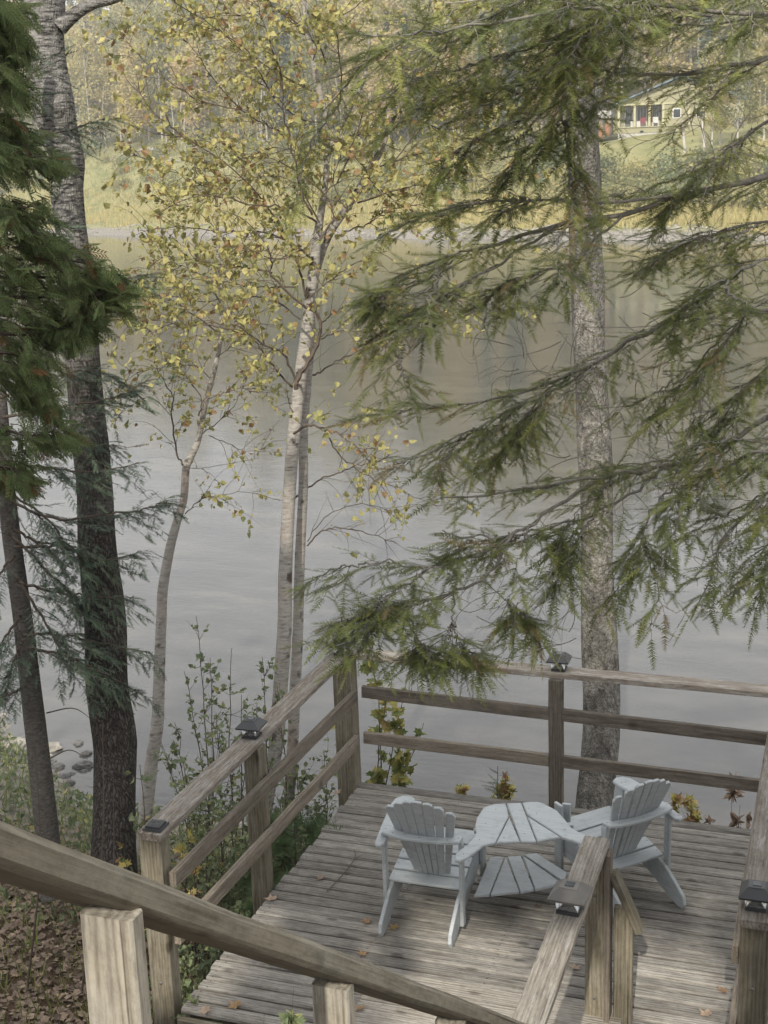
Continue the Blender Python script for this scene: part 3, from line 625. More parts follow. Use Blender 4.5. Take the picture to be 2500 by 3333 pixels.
screws(tb, [(x, y, TZ + .0006) for x, y in c1p([(650, 350), (700, 280), (780, 290), (840, 400), (900, 300), (960, 380), (1040, 380), (620, 430), (740, 420), (860, 275), (1150, 440), (540, 500)], TZ)])
for par, bx, by, zs_ in ((lr, -1.072, 5.9285, (.15, .72)), (lf, -3.29, 5.4985, (.1, .55)), (rf, -.286, 5.4985, (.12, .62))):
    for z_ in zs_:
        o = B().add(*tube(np.array([(0, 0, 0), (0, -.006, 0), (0, -.007, 0)]), [.009, .009, .002], 8)).build('bolt', M_lampgrey, par, True); o.location = Vector((bx, by, z_)) - par.location
# ---------------------------------------------------------------- foliage templates
def twig_template(n=17, nl=.19, flat=.30, seed=0, w0=.022):
    """fir shoot of length 1 along X with flat needles in two ranks"""
    r = np.random.default_rng(seed); V = []; F = []
    for i in range(n):
        t = .04 + .96 * i / (n - 1)
        for s in (-1, 1):
            l = nl * (1 - .35 * max(0, t - .6) / .4) * r.uniform(.8, 1.15); a = r.uniform(.85, 1.3) * (1 - .5 * t ** 6)
            dz = r.uniform(-.1, flat); b = len(V); x = t + r.uniform(-.02, .02)
            V += [(x - w0, 0, 0), (x + w0, 0, 0), (x + l * math.cos(a), s * l * math.sin(a), l * dz)]; F.append((b, b + 1, b + 2))
    b = len(V); V += [(0, -.007, 0), (0, .007, 0), (1, .003, 0)]; F.append((b, b + 1, b + 2))
    return np.array(V), np.array(F)
TW = [twig_template(seed=k) for k in range(4)]
TWL = [twig_template(10, .25, .5, seed=k, w0=.045) for k in range(4)]
def leaf_template(wd=.42, fold=.12, curl=-.08):
    V = np.array([(0, 0, 0), (.30, wd, fold), (.68, wd * .62, fold * .8 + curl * .4), (1.0, 0, curl), (.68, -wd * .62, fold * .8 + curl * .4), (.30, -wd, fold), (.48, 0, 0)], float)
    F = np.array([(0, 6, 1), (1, 6, 2), (2, 6, 3), (3, 6, 4), (4, 6, 5), (5, 6, 0)]); return V, F
LEAF = leaf_template(); LEAFN = leaf_template(.27)
def maple_template(n=5, depth=.45, curl=.12):
    V = [(0.42, 0, 0)]; m = n * 2
    angs = np.linspace(-2.5, 2.5, n * 2 - 1); pts = [(0, 0)]
    for i, a in enumerate(angs):
        k = abs(i - (n - 1)) / (n - 1)
        rr = (.62 - .18 * k) if i % 2 == 0 else (.62 - .18 * k) * depth
        pts.append((.42 + rr * math.cos(a), rr * math.sin(a)))
    for x, y in pts: V.append((x, y, curl * (abs(y) - .2) - .06 * x))
    k = len(pts); F = [(0, 1 + i, 1 + (i + 1) % k) for i in range(k)]
    return np.array(V), np.array(F)
MAPLE = maple_template(); OAK = maple_template(6, .62)
def cedar_template():
    V = []; F = []
    def lobe(x, y, a, l, w, z=0):
        c, s = math.cos(a), math.sin(a); b = len(V)
        V.extend([(x, y, z), (x + c * l * .45 - s * w, y + s * l * .45 + c * w, z + .01), (x + c * l, y + s * l, z - .03), (x + c * l * .45 + s * w, y + s * l * .45 - c * w, z + .01)])
        F.append((b, b + 1, b + 2)); F.append((b, b + 2, b + 3))
    for i in range(7):
        t = .1 + i * .125
        for s in (-1, 1):
            a = s * .75; l = .42 * (1 - t * .62); x0 = t; lobe(x0, 0, a, l, .022)
            for q in (.4, .75):
                lobe(x0 + math.cos(a) * l * q, math.sin(a) * l * q, a - s * .55, l * .38, .016, -.02 * q); lobe(x0 + math.cos(a) * l * q, math.sin(a) * l * q, a + s * .5, l * .3, .016, -.02 * q)
    lobe(0, 0, 0, 1.05, .018)
    return np.array(V), np.array(F)
CED = cedar_template()

def put(bld, tmpl, P, D, S, tint, up=None, jit=.3, mi=0):
    X, Y, Z = frames(np.asarray(D, float), up, jit); V, F = place(tmpl[0], tmpl[1], np.asarray(P, float), X, Y, Z, S)
    bld.add(V, F, np.repeat(tint, len(tmpl[0])), mi)

# ---------------------------------------------------------------- fir with sprays
def fir_branch(wood_, leaf_, pts, r0, r1=.003, length=.45, start=.25, bare=.35, droop=.35, dens=1.0, tl=.085, dead=.04, tmpl=None, hang=0.0, tmean=.50):
    """pts: main limb. Side shoots lie in a drooping plane; every shoot carries two ranked twigs of needles."""
    P = smooth_poly(pts, 26); T = unit(np.gradient(P, axis=0)); ln = np.sum(np.linalg.norm(np.diff(P, axis=0), axis=1))
    rr = np.linspace(r0, r1, 26); wood_.add(*tube(P + RNG.normal(size=P.shape) * .006, rr, 6))
    ns = max(4, int(ln / .075 * dens)); TP = []; TD = []; TS = []; TT = []
    for k in range(ns * 2):
        t = start + (1 - start) * (k // 2 + RNG.uniform(0, .9)) / ns
        if t > 1: t = 1
        i = min(24, int(t * 25)); f = t * 25 - i; p = P[i] * (1 - f) + P[i + 1] * f; d = T[i]
        side = np.cross(d, [0, 0, 1.0]); side /= np.linalg.norm(side) + 1e-9; s = 1 if k % 2 else -1
        a = RNG.uniform(.55, 1.15); dd = math.cos(a) * d + math.sin(a) * s * side + np.array([0, 0, -droop * RNG.uniform(.2, 1.2) - hang * RNG.uniform(.3, 1)])
        dd /= np.linalg.norm(dd); L_ = length * (1 - .72 * t) * RNG.uniform(.3, 1.2) + .05; dd = unit(dd + RNG.normal(size=3) * .16)
        m_ = 7; q = [p]; cur = dd.copy()
        for j in range(m_):
            cur = cur + np.array([0, 0, -droop * .11 - hang * .08]) + RNG.normal(size=3) * .13; cur /= np.linalg.norm(cur); q.append(q[-1] + cur * L_ / m_)
        q = np.array(q); wood_.add(*tube(q, np.linspace(.0028 if L_ > .2 else .0018, .0009, len(q)), 3))
        isdead = RNG.random() < dead; base = RNG.normal(tmean, .22)
        nt_ = max(3, int(L_ / .030))
        for j in range(nt_):
            u = j / nt_
            if t < .55 and u < bare * (1 - t): continue
            ii = min(m_ - 1, int(u * m_)); ff = u * m_ - ii; pp = q[ii] * (1 - ff) + q[ii + 1] * ff; tdir = unit(q[ii + 1] - q[ii])
            sd = np.cross(tdir, [0, 0, 1.0]); sd /= np.linalg.norm(sd) + 1e-9
            for s2 in (-1, 1):
                if RNG.random() < .30: continue
                b_ = RNG.uniform(.6, 1.0); dv = math.cos(b_) * tdir + math.sin(b_) * s2 * sd + np.array([0, 0, -.07 - hang * .25]) + RNG.normal(size=3) * .09
                TP.append(pp); TD.append(dv); TS.append(tl * RNG.uniform(.55, 1.15) * (1 - .45 * u)); TT.append(.98 if isdead else np.clip(base + RNG.normal(0, .08) + .15 * u, 0, .93))
        TP.append(q[-2]); TD.append(q[-1] - q[-2]); TS.append(tl * 1.1); TT.append(.98 if isdead else np.clip(base + .2, 0, .93))
    if not TP: return
    TP = np.array(TP); TD = np.array(TD); TS = np.array(TS); TT = np.array(TT); tm = tmpl or TW
    for v in range(len(tm)):
        sel = slice(v, None, len(tm))
        if len(TP[sel]): put(leaf_, tm[v], TP[sel], TD[sel], TS[sel], TT[sel], jit=.35)

def dead_curls(wood_, x0, x1, y0, y1, d, n):
    for _ in range(n):
        p = at(random.uniform(x0, x1), random.uniform(y0, y1), d + random.uniform(-.25, .25)); c = unit(RNG.normal(size=3) * [1, .6, .6] + [-.5, 0, -.3]); q = [p]; bend = unit(RNG.normal(size=3))
        for j in range(12):
            c = unit(c + bend * .17 + RNG.normal(size=3) * .10); q.append(q[-1] + c * .028)
            if j in (4, 7):
                c2 = unit(c + RNG.normal(size=3) * .7); qq = [q[-1]]
                for _k in range(5): c2 = unit(c2 + bend * -.2 + RNG.normal(size=3) * .12); qq.append(qq[-1] + c2 * .025)
                wood_.add(*tube(np.array(qq), np.linspace(.0014, .0006, 6), 3))
        wood_.add(*tube(np.array(q), np.linspace(.0022, .0008, len(q)), 3))

# right hand fir: trunk stands outside the frame to the right, its boughs reach across the view
t = thing('fir_tree', 'green fir reaching in from the right with long drooping boughs across the river view', 'tree', (.75, 6.1, -1.0))
O = np.array([.75, 6.1, -1.0])
tk = B(); P = smooth_poly([(.75, 6.1, -1.0), (.74, 6.12, 3), (.78, 6.1, 8), (.76, 6.1, 12)], 30); tk.add(*tube(P - O, np.linspace(.15, .05, 30), 12)); tk.build('trunk', M_firbark, t, True)
BR = [
    ([(1700, -90, 5.9), (1500, -40, 5.7), (1330, 20, 5.6), (1180, 90, 5.5), (1040, 130, 5.4), (900, 170, 5.3)], .012, .46, .4, .3, .04), ([(1600, 40, 5.9), (1420, 70, 5.7), (1260, 110, 5.6), (1130, 180, 5.5), (1000, 200, 5.4)], .010, .40, .4, .3, .04),
    ([(1500, -120, 5.6), (1300, -60, 5.4), (1130, 0, 5.3), (1000, 60, 5.2), (860, 40, 5.2)], .010, .42, .4, .3, .02),
    ([(1659, 480, 5.9), (1560, 500, 5.8), (1450, 540, 5.7), (1370, 600, 5.6)], .010, .36, .4, .3, .05), ([(1220, 150, 5.4), (1215, 250, 5.35), (1230, 360, 5.3), (1240, 440, 5.3)], .006, .30, .4, .4, .05),
    # image-guided limbs: points (x, y, distance), start radius, side length, droop, hang, dead
    ([(1900, 60, 6.1), (1659, 125, 5.9), (1560, 145, 5.8), (1430, 160, 5.7), (1335, 150, 5.6), (1260, 152, 5.5), (1190, 165, 5.4)], .020, .32, .3, .15, .04),
    ([(1900, 20, 6.2), (1659, 30, 5.7), (1450, 10, 5.4), (1250, 20, 5.2), (1080, 45, 5.1), (900, 80, 5.0), (770, 120, 4.9)], .016, .50, .45, .30, .02),
    ([(1850, -120, 6.0), (1600, -70, 5.6), (1350, -40, 5.5), (1150, -10, 5.4), (960, 10, 5.4)], .014, .50, .5, .35, .02),
    ([(1500, -60, 5.5), (1350, -10, 5.3), (1270, 60, 5.2), (1225, 150, 5.1), (1210, 260, 5.05)], .008, .36, .5, .4, .03),
    ([(1320, 205, 5.6), (1270, 250, 5.5), (1190, 300, 5.5), (1080, 350, 5.5)], .007, .30, .4, .3, .05),
    ([(1335, 150, 5.6), (1280, 190, 5.5), (1180, 240, 5.4), (1050, 290, 5.3), (950, 350, 5.3)], .007, .26, .4, .3, .02),
    ([(1900, 300, 6.2), (1659, 385, 5.9), (1500, 415, 5.8), (1350, 460, 5.7), (1200, 490, 5.6), (1050, 535, 5.5), (950, 560, 5.4), (850, 600, 5.3)], .026, .44, .4, .25, .04),
    ([(1500, 415, 5.8), (1300, 440, 5.6), (1150, 430, 5.5), (1020, 440, 5.4), (900, 470, 5.4), (800, 525, 5.3)], .010, .40, .4, .25, .02),
    ([(1200, 490, 5.6), (1060, 580, 5.4), (960, 640, 5.3), (880, 700, 5.2), (830, 780, 5.15)], .008, .46, .45, .45, .02),
    ([(1350, 460, 5.7), (1240, 560, 5.5), (1120, 600, 5.4), (1040, 640, 5.4)], .007, .30, .4, .3, .12),
    ([(1050, 535, 5.5), (930, 600, 5.4), (850, 620, 5.3), (790, 640, 5.3)], .006, .34, .4, .35, .02),
    ([(1900, 200, 6.2), (1700, 240, 5.9), (1600, 300, 5.9), (1530, 350, 5.8), (1470, 420, 5.7), (1420, 470, 5.7)], .015, .26, .4, .3, .06),
    ([(1900, 620, 6.2), (1659, 670, 6.0), (1480, 680, 5.9), (1380, 725, 5.8), (1310, 770, 5.7), (1240, 805, 5.6), (1150, 840, 5.6), (1050, 865, 5.5), (960, 878, 5.5), (880, 868, 5.4)], .020, .34, .35, .28, .10),
    ([(1310, 770, 5.7), (1220, 830, 5.6), (1120, 880, 5.5), (1020, 930, 5.5), (900, 985, 5.4), (850, 1010, 5.4)], .007, .32, .4, .4, .14),
    ([(1240, 805, 5.6), (1170, 870, 5.5), (1120, 930, 5.5), (1090, 1000, 5.5)], .005, .26, .45, .5, .12),
    ([(1900, 500, 6.1), (1659, 560, 5.6), (1580, 600, 5.5), (1500, 640, 5.4), (1430, 740, 5.4)], .012, .50, .5, .35, .01),
    ([(1850, 560, 5.8), (1659, 640, 5.4), (1580, 720, 5.3), (1520, 800, 5.3), (1460, 880, 5.2)], .012, .46, .5, .4, .03),
    ([(1850, 700, 5.8), (1680, 780, 5.4), (1600, 850, 5.4), (1540, 950, 5.3)], .010, .40, .5, .4, .03),
    ([(1900, 790, 6.2), (1659, 900, 5.9), (1540, 980, 5.8), (1430, 1010, 5.7), (1320, 1025, 5.6), (1200, 1045, 5.5), (1080, 1065, 5.5), (960, 1075, 5.4)], .022, .36, .35, .3, .02),
    ([(1430, 1010, 5.7), (1340, 1080, 5.6), (1260, 1120, 5.5), (1150, 1150, 5.5), (1040, 1165, 5.4), (950, 1150, 5.4)], .008, .30, .3, .3, .02),
    ([(1540, 980, 5.8), (1440, 1060, 5.6), (1390, 1150, 5.5), (1370, 1250, 5.45)], .007, .26, .5, .5, .01),
    ([(1320, 1025, 5.6), (1280, 1110, 5.5), (1240, 1190, 5.4), (1180, 1260, 5.4)], .006, .26, .4, .4, .02),
    ([(1320, 1025, 5.6), (1190, 1100, 5.5), (1110, 1160, 5.4), (1020, 1200, 5.4), (930, 1225, 5.3), (820, 1215, 5.3), (700, 1275, 5.2)], .010, .34, .35, .25, .02),
    ([(1110, 1160, 5.4), (1040, 1250, 5.3), (950, 1290, 5.3), (880, 1310, 5.2), (800, 1360, 5.2), (730, 1400, 5.1)], .009, .42, .35, .35, .04),
    ([(980, 1290, 5.3), (980, 1360, 5.2), (1000, 1400, 5.2), (1030, 1440, 5.15)], .005, .20, .4, .4, .06),
    ([(930, 1225, 5.3), (850, 1280, 5.2), (780, 1330, 5.2), (720, 1340, 5.1)], .006, .34, .35, .3, .03),
    ([(1040, 1250, 5.3), (1100, 1300, 5.3), (1135, 1330, 5.3), (1160, 1370, 5.3)], .003, .10, .35, .5, .10),
    ([(880, 1310, 5.2), (900, 1380, 5.2), (925, 1410, 5.15), (925, 1430, 5.1)], .004, .16, .4, .4, .02),
    ([(1900, 960, 5.9), (1700, 1060, 5.4), (1600, 1120, 5.3), (1540, 1220, 5.3), (1500, 1330, 5.2)], .010, .34, .5, .5, .03),
    ([(1850, 900, 5.6), (1680, 960, 5.2), (1560, 1010, 5.2), (1470, 1060, 5.2), (1430, 1150, 5.1)], .010, .38, .5, .45, .02),
    ([(1850, 1090, 5.6), (1720, 1150, 5.2), (1659, 1230, 5.1), (1640, 1300, 5.1)], .007, .24, .5, .5, .05),
]
wd_ = B(); lf_ = B()
for pts, r0, ln_, dr, hg, dead in BR:
    Q = [at(x, y, d) - O for x, y, d in pts]
    if pts[0][0] >= 1590 or pts[0][1] < -20: Q = [np.array([-.02, 0, Q[0][2] - .05]), Q[0] * [.5, .5, 1] + [0, 0, .02]] + Q
    fir_branch(wd_, lf_, Q, r0 * .8, .0025, ln_ * .75, .18, .3, dr * .42, .7, .105, dead, None, hg * .16)
    Ps = smooth_poly(Q, 20); Ts = unit(np.gradient(Ps, axis=0)); tot = np.sum(np.linalg.norm(np.diff(Ps, axis=0), axis=1))
    for j in range(4):
        i = int(RNG.uniform(.30, .92) * 19); sd = np.cross(Ts[i], [0, 0, 1.0]); sd /= np.linalg.norm(sd) + 1e-9; c = unit(Ts[i] * .8 + sd * (1 if j % 2 else -1) * RNG.uniform(.4, 1.0) + [0, 0, -.06 - hg * .45]); q = [Ps[i]]; sl_ = tot * RNG.uniform(.14, .30)
        for _k in range(4): c = unit(c + RNG.normal(size=3) * .14 + [0, 0, -.05]); q.append(q[-1] + c * sl_ / 4)
        fir_branch(wd_, lf_, q, .005, .0015, ln_ * .5, .15, .2, dr * .42, .95, .10, dead, None, hg * .25)
wc = B(); dead_curls(wc, 1000, 1450, 620, 1000, 5.6, 46); dead_curls(wc, 1350, 1600, 820, 1250, 5.4, 24); dead_curls(wc, 980, 1250, 1180, 1420, 5.3, 20); dead_curls(wc, 1400, 1640, 250, 600, 5.7, 20)
wc.V = [v - O for v in wc.V]
wd_.build('limb', M_twigg, t, True)['kind'] = 'stuff'; wc.build('dead_twigs', M_twigg, t)['kind'] = 'stuff'; lf_.build('crown', M_fir, t)

# left spruce with thin grey trunk, boughs both sides behind the big trunk
O = np.array([-5.2, 7.25, -.75]); t = thing('spruce_tree', 'dark spruce with a thin leaning grey trunk at the left edge', 'tree', tuple(O))
bs_ = onz(120, 1945, -.85); ds_ = float(np.linalg.norm(bs_ - CAM)); pts = [bs_] + [at(x, y, ds_ - .06 * i) for i, (x, y) in enumerate(((107, 1850), (97, 1750), (80, 1600), (66, 1480), (48, 1330), (20, 1120), (5, 950), (-15, 700), (-40, 300), (-60, -100)))]
P = smooth_poly(pts, 60) - O; tk = B(); tk.add(*tube(P, np.interp(np.arange(60), [0, 4, 12, 35, 59], [.105, .092, .085, .066, .04]), 20, .04, 2)); tk.build('trunk', M_firbark, t, True)
SB = [((20, 1080), (120, 1120), (230, 1110), (310, 1100), (365, 1080)), ((10, 1000), (100, 1010), (200, 1020), (300, 1000)), ((30, 1180), (130, 1180), (220, 1210), (310, 1190)),
      ((40, 1260), (130, 1280), (220, 1290), (290, 1290)), ((50, 1370), (130, 1370), (220, 1390), (325, 1410)), ((60, 1400), (150, 1420), (230, 1460), (310, 1500)),
      ((20, 1150), (100, 1230), (160, 1290), (180, 1330)), ((30, 1200), (-10, 1250), (-30, 1290)), ((45, 1330), (10, 1380), (-20, 1440)), ((50, 1380), (30, 1430), (10, 1500)),
      ((5, 900), (110, 880), (200, 870), (270, 850), (325, 815)), ((0, 860), (100, 820), (200, 800), (290, 840)), ((10, 950), (90, 950), (170, 960), (250, 960)),
      ((0, 700), (90, 640), (180, 620), (270, 600), (345, 590)), ((-20, 500), (60, 470), (140, 480)), ((-30, 330), (60, 300), (150, 280), (235, 255)), ((-40, 250), (50, 180), (100, 120)), ((30, 1240), (90, 1330), (130, 1400), (170, 1440)),
      ((0, 1060), (60, 1090), (120, 1140), (150, 1200)), ((-20, 600), (60, 560), (120, 530)), ((60, 1480), (20, 1500), (-20, 1520)), ((15, 1020), (-30, 1060), (-70, 1100)), ((25, 1140), (80, 1170), (150, 1180), (200, 1250))]
wd_ = B(); lf_ = B()
for br in SB:
    d0 = 9.9
    Q = [at(x, y, d0 + .10 * i * random.choice((.3, .8))) - O for i, (x, y) in enumerate(br)]
    fir_branch(wd_, lf_, Q, .012, .003, .55, .10, .18, .30, 1.25, .085, .03, TWL, .12, .5)
for br in (((145, 1320), (200, 1300), (240, 1290), (300, 1350)), ((100, 1540), (160, 1530), (205, 1560)), ((105, 1640), (150, 1620), (190, 1640))):
    wd_.add(*tube(smooth_poly([at(x, y, 10.1) - O for x, y in br], 10), np.linspace(.006, .0015, 10), 4))
wd_.build('limb', M_twig, t)['kind'] = 'stuff'; lf_.build('crown', M_spruce, t)

# cedar foliage, left edge
O = np.array([-4.9, 4.2, -.3]); t = thing('cedar_tree', 'bright green cedar with orange dead sprays hanging in at the upper left', 'tree', tuple(O))
tk = B(); P = smooth_poly([(-4.9, 4.2, -.3), (-4.75, 4.3, 3), (-4.8, 4.3, 7), (-4.7, 4.3, 10)], 24); tk.add(*tube(P - O, np.linspace(.14, .05, 24), 12)); tk.build('trunk', M_firbark, t, True)
wd_ = B(); lf_ = B()
CB = [((-150, 560), (0, 560), (110, 560), (190, 570), (225, 600)), ((-150, 600), (0, 640), (120, 640), (200, 640), (245, 625)), ((-150, 700), (0, 720), (90, 720), (150, 700), (180, 690)), ((-150, 300), (-20, 320), (50, 335), (90, 340)),
      ((-150, 420), (-20, 440), (40, 450), (90, 440)), ((-150, 150), (-60, 150), (-10, 150), (20, 190)), ((-150, 30), (-60, 40), (-10, 60), (15, 90)), ((-150, 800), (-20, 800), (50, 830), (90, 860)), ((-150, 900), (-20, 920), (60, 940), (120, 930)),
      ((-150, 950), (-30, 1000), (20, 1010), (50, 1030)), ((-150, 500), (-20, 520), (70, 510), (130, 530)), ((-150, 660), (0, 680), (110, 690), (165, 710)), ((-150, 240), (-50, 250), (10, 260), (40, 290)), ((-150, 580), (20, 600), (130, 600), (205, 635)), ((-150, -60), (-60, -30), (-10, 10), (15, 40)), ((-150, 760), (-20, 760), (50, 770), (90, 800))]
for br in CB:
    Q = smooth_poly([at(x, y, 5.6 + .12 * math.sin(x * .03 + y)) - O for x, y in br], 22); wd_.add(*tube(Q, np.linspace(.010, .002, 22), 4)); T = unit(np.gradient(Q, axis=0))
    n = 46; ii = RNG.integers(4, 22, n); tt = ii / 21
    base = Q[ii] + RNG.normal(size=(n, 3)) * .03; side = unit(np.cross(T[ii], [0, 0, 1.0])) * RNG.choice([-1, 1], n)[:, None]
    D1 = unit(T[ii] * .7 + side * RNG.uniform(.2, 1.1, n)[:, None] + np.array([0, 0, -.35]) + RNG.normal(size=(n, 3)) * .2)
    L1 = RNG.uniform(.06, .22, n) * (1.15 - tt)
    for k in range(n): wd_.add(*tube(np.array([base[k], base[k] + D1[k] * L1[k] * .5 + [0, 0, .01], base[k] + D1[k] * L1[k]]), [.003, .002, .001], 3))
    for fr in (.35, .7, 1.0):
        P_ = base + D1 * (L1 * fr)[:, None]; D2 = unit(D1 + RNG.normal(size=(n, 3)) * .38 + np.array([0, 0, -.35]))
        tint = np.clip(RNG.normal(.45, .17, n), 0, .84); dead = RNG.random(n) < .035; tint[dead] = .97
        put(lf_, CED, P_, D2, RNG.uniform(.06, .13, n), tint, jit=.5)
wd_.build('limb', M_twig, t)['kind'] = 'stuff'; lf_.build('crown', M_cedar, t)

# ---------------------------------------------------------------- big trunks
def px(p, d): return p / S16 * 0 + p * S16 * d / FPX      # width in 1659-view pixels at distance d -> metres
def trunk_from(pts, O, sides=28, n=150, rough=.05, rs=3):
    P = np.array([at(x, y, d) for x, y, wpx, d in pts]); Rr = np.array([px(wpx, d) / 2 for x, y, wpx, d in pts])
    Q = smooth_poly(np.column_stack([P, Rr]), n); return tube(Q[:, :3] - O, Q[:, 3], sides, rough, rs)
b0 = onz(247, 1950, -.85); O = b0.copy(); D0 = np.linalg.norm(b0 - CAM)
t = thing('poplar_tree', 'thick dark poplar trunk with furrowed bark behind the left railing', 'tree', tuple(O))
pts = [(247, 1975, 120, D0 + .1), (247, 1900, 100, D0), (247, 1800, 88, D0 - .05), (248, 1640, 88, D0), (246, 1590, 92, D0), (232, 1480, 86, D0), (228, 1350, 88, D0 + .02), (212, 1200, 80, D0), (203, 1050, 77, D0 + .05), (190, 900, 76, D0 + .1), (180, 800, 74, D0 + .1), (172, 700, 74, D0 + .2), (158, 540, 66, D0 + .3),
       (145, 420, 66, D0 + .4), (146, 350, 68, D0 + .45), (130, 290, 72, D0 + .5), (112, 220, 86, D0 + .5), (97, 110, 80, D0 + .6), (92, 0, 86, D0 + .7), (85, -120, 80, D0 + .8), (80, -400, 70, D0 + 1.2)]
tk = B(); tk.add(*trunk_from(pts, O, 40, 240, .07, 4)); tk.build('trunk', M_poplar, t, True)
lb = B(); Q = smooth_poly([at(x, y, D0 + .55) - O for x, y in ((128, 60), (150, 40), (175, 22), (205, 8), (245, 0), (300, -25))], 18); lb.add(*tube(Q, np.linspace(.062, .02, 18), 12, .08)); lb.build('limb', M_poplar, t, True)

b0 = onz(1283, 1775, -1.75); O = b0.copy(); D0 = np.linalg.norm(b0 - CAM)
t = thing('grey_tree', 'stout mottled grey trunk rising from the river bank behind the back railing', 'tree', tuple(O))
pts = [(1284, 1810, 92, D0), (1284, 1745, 78, D0), (1298, 1600, 78, D0), (1298, 1480, 78, D0), (1294, 1360, 75, D0), (1289, 1220, 68, D0), (1288, 1100, 68, D0), (1285, 980, 75, D0), (1279, 860, 70, D0 + .1), (1272, 740, 68, D0 + .1), (1270, 620, 72, D0 + .2), (1264, 520, 68, D0 + .2), (1262, 400, 68, D0 + .3), (1258, 250, 66, D0 + .4), (1255, 100, 62, D0 + .5), (1252, -100, 60, D0 + .6), (1250, -400, 50, D0 + 1)]
tk = B(); tk.add(*trunk_from(pts, O, 36, 220, .06, 4)); tk.build('trunk', M_mott, t, True)

# ---------------------------------------------------------------- birches
class Birch:
    def __init__(s, O): s.O = O; s.w = B(); s.lp = []; s.ld = []
    def limb(s, pts, d, r0, r1=.0025, twigs=1.0, leaf=1.0, dz=.5, tl=.52, up=.2):
        k0 = random.uniform(-1, 1) * dz
        n = 6 + 3 * len(pts); Q = np.array([at(x, y, d + k0 * (i / max(1, len(pts) - 1))) for i, (x, y) in enumerate(pts)])
        P = smooth_poly(Q, n); P[1:] += RNG.normal(size=(n - 1, 3)) * .005; s.w.add(*tube(P - s.O, np.linspace(r0, r1, n), 5))
        T = unit(np.gradient(P, axis=0)); ln = np.sum(np.linalg.norm(np.diff(P, axis=0), axis=1))
        for k in range(int(ln / .043 * twigs)):
            i = int(RNG.uniform(.12, 1) * (n - 1)); i = min(i, n - 1); a = RNG.uniform(.5, 1.2)
            sd = unit(np.cross(T[i], RNG.normal(size=3))); c = unit(math.cos(a) * T[i] + math.sin(a) * sd + [0, 0, up]); L_ = RNG.uniform(.3, 1) * tl
            q = [P[i]]; m_ = 7
            for j in range(m_): c = unit(c + RNG.normal(size=3) * .16 + [0, 0, -.035]); q.append(q[-1] + c * L_ / m_)
            q = np.array(q); s.w.add(*tube(q - s.O, np.linspace(.0028, .0009, len(q)), 3))
            for j in range(2, m_ + 1):
                for _ in range(2):
                    if RNG.random() < .46 * leaf: s.lp.append(q[j] + RNG.normal(size=3) * .012); s.ld.append(unit(c * .5 + RNG.normal(size=3) * .8 + [0, 0, -.55]))
                if RNG.random() < .16 * leaf:
                    c3 = unit(c + RNG.normal(size=3) * .8); e = q[j] + c3 * RNG.uniform(.05, .15); s.w.add(*tube(np.array([q[j], (q[j] + e) / 2 + RNG.normal(size=3) * .008, e]), [.0013, .001, .0007], 3))
                    for f in (.5, .8, 1.0): s.lp.append(q[j] + (e - q[j]) * f); s.ld.append(unit(RNG.normal(size=3) + [0, 0, -.5]))
    def finish(s, t, size=.046, tone=.5):
        s.w.build('limbs', M_twig, t)['kind'] = 'stuff'
        lp = np.array(s.lp) - s.O; ld = np.array(s.ld); n = len(lp); print('leaves', n)
        tint = np.clip(RNG.normal(tone, .2, n), 0, .93); br = RNG.random(n) < .07; tint[br] = 1.0
        sz = size * RNG.uniform(.45, 1.35, n)
        order = np.argsort(-sz); big = order[:300] if n > 900 else order[:0]; rest = order[len(big):]
        b = B(); put(b, LEAF, lp[rest], ld[rest], sz[rest], tint[rest], up=RNG.normal(size=(len(rest), 3)), jit=.2)
        o = b.build('foliage', M_birchleaf, t); o['kind'] = 'stuff'
        if len(big):
            tints = np.linspace(.05, 1, 10); ms = [B().add(LEAF[0], LEAF[1], tv).mesh('leaf', M_birchleaf) for tv in tints]
            X, Y, Z = frames(ld[big], RNG.normal(size=(len(big), 3)), .2)
            for k, i in enumerate(big):
                o = link('leaf', ms[int(np.argmin(abs(tints - tint[i])))], t)
                o.matrix_local = Matrix([[X[k][r] * sz[i], Y[k][r] * sz[i], Z[k][r] * sz[i], lp[i][r]] for r in range(3)] + [[0, 0, 0, 1]])
d = 10.3; b0 = onz(543, 1985, -1.0); O = b0.copy(); DB = float(np.linalg.norm(b0 - CAM))
t = thing('birch_tree', 'tallest white birch with two stems and a yellow crown in the middle of the view', 'tree', tuple(O))
bi = Birch(O); tk = B()
ptsA = [(541, 2010, 34, DB), (546, 1950, 30, DB), (558, 1850, 31, DB), (580, 1700, 32, DB), (597, 1600, 31, DB), (605, 1500, 31, DB), (615, 1350, 31, DB), (616, 1250, 30, DB), (624, 1080, 28, DB), (633, 960, 28, DB), (648, 820, 27, DB), (662, 720, 27, DB), (672, 640, 26, DB), (680, 560, 23, DB), (690, 480, 17, DB), (700, 420, 14, DB), (706, 350, 13, DB), (704, 270, 14, DB), (690, 200, 13, DB), (676, 130, 12, DB), (664, 70, 11, DB), (657, 0, 10, DB), (650, -100, 8, DB)]
ptsB = [(610, 1850, 24, DB + .35), (622, 1750, 24, DB + .35), (630, 1650, 24, DB + .35), (637, 1500, 24, DB + .3), (643, 1380, 23, DB + .3), (648, 1200, 22, DB + .25), (655, 1050, 21, DB + .2), (656, 930, 20, DB + .2), (664, 830, 19, DB + .2), (672, 720, 18, DB + .2), (672, 640, 18, DB + .15), (690, 560, 18, DB + .1), (712, 505, 17, DB + .1), (748, 450, 16, DB + .1), (778, 405, 16, DB + .05), (800, 365, 15, DB), (822, 325, 13, DB), (842, 270, 11, DB), (880, 200, 9, DB), (930, 120, 8, DB), (980, 20, 6, DB)]
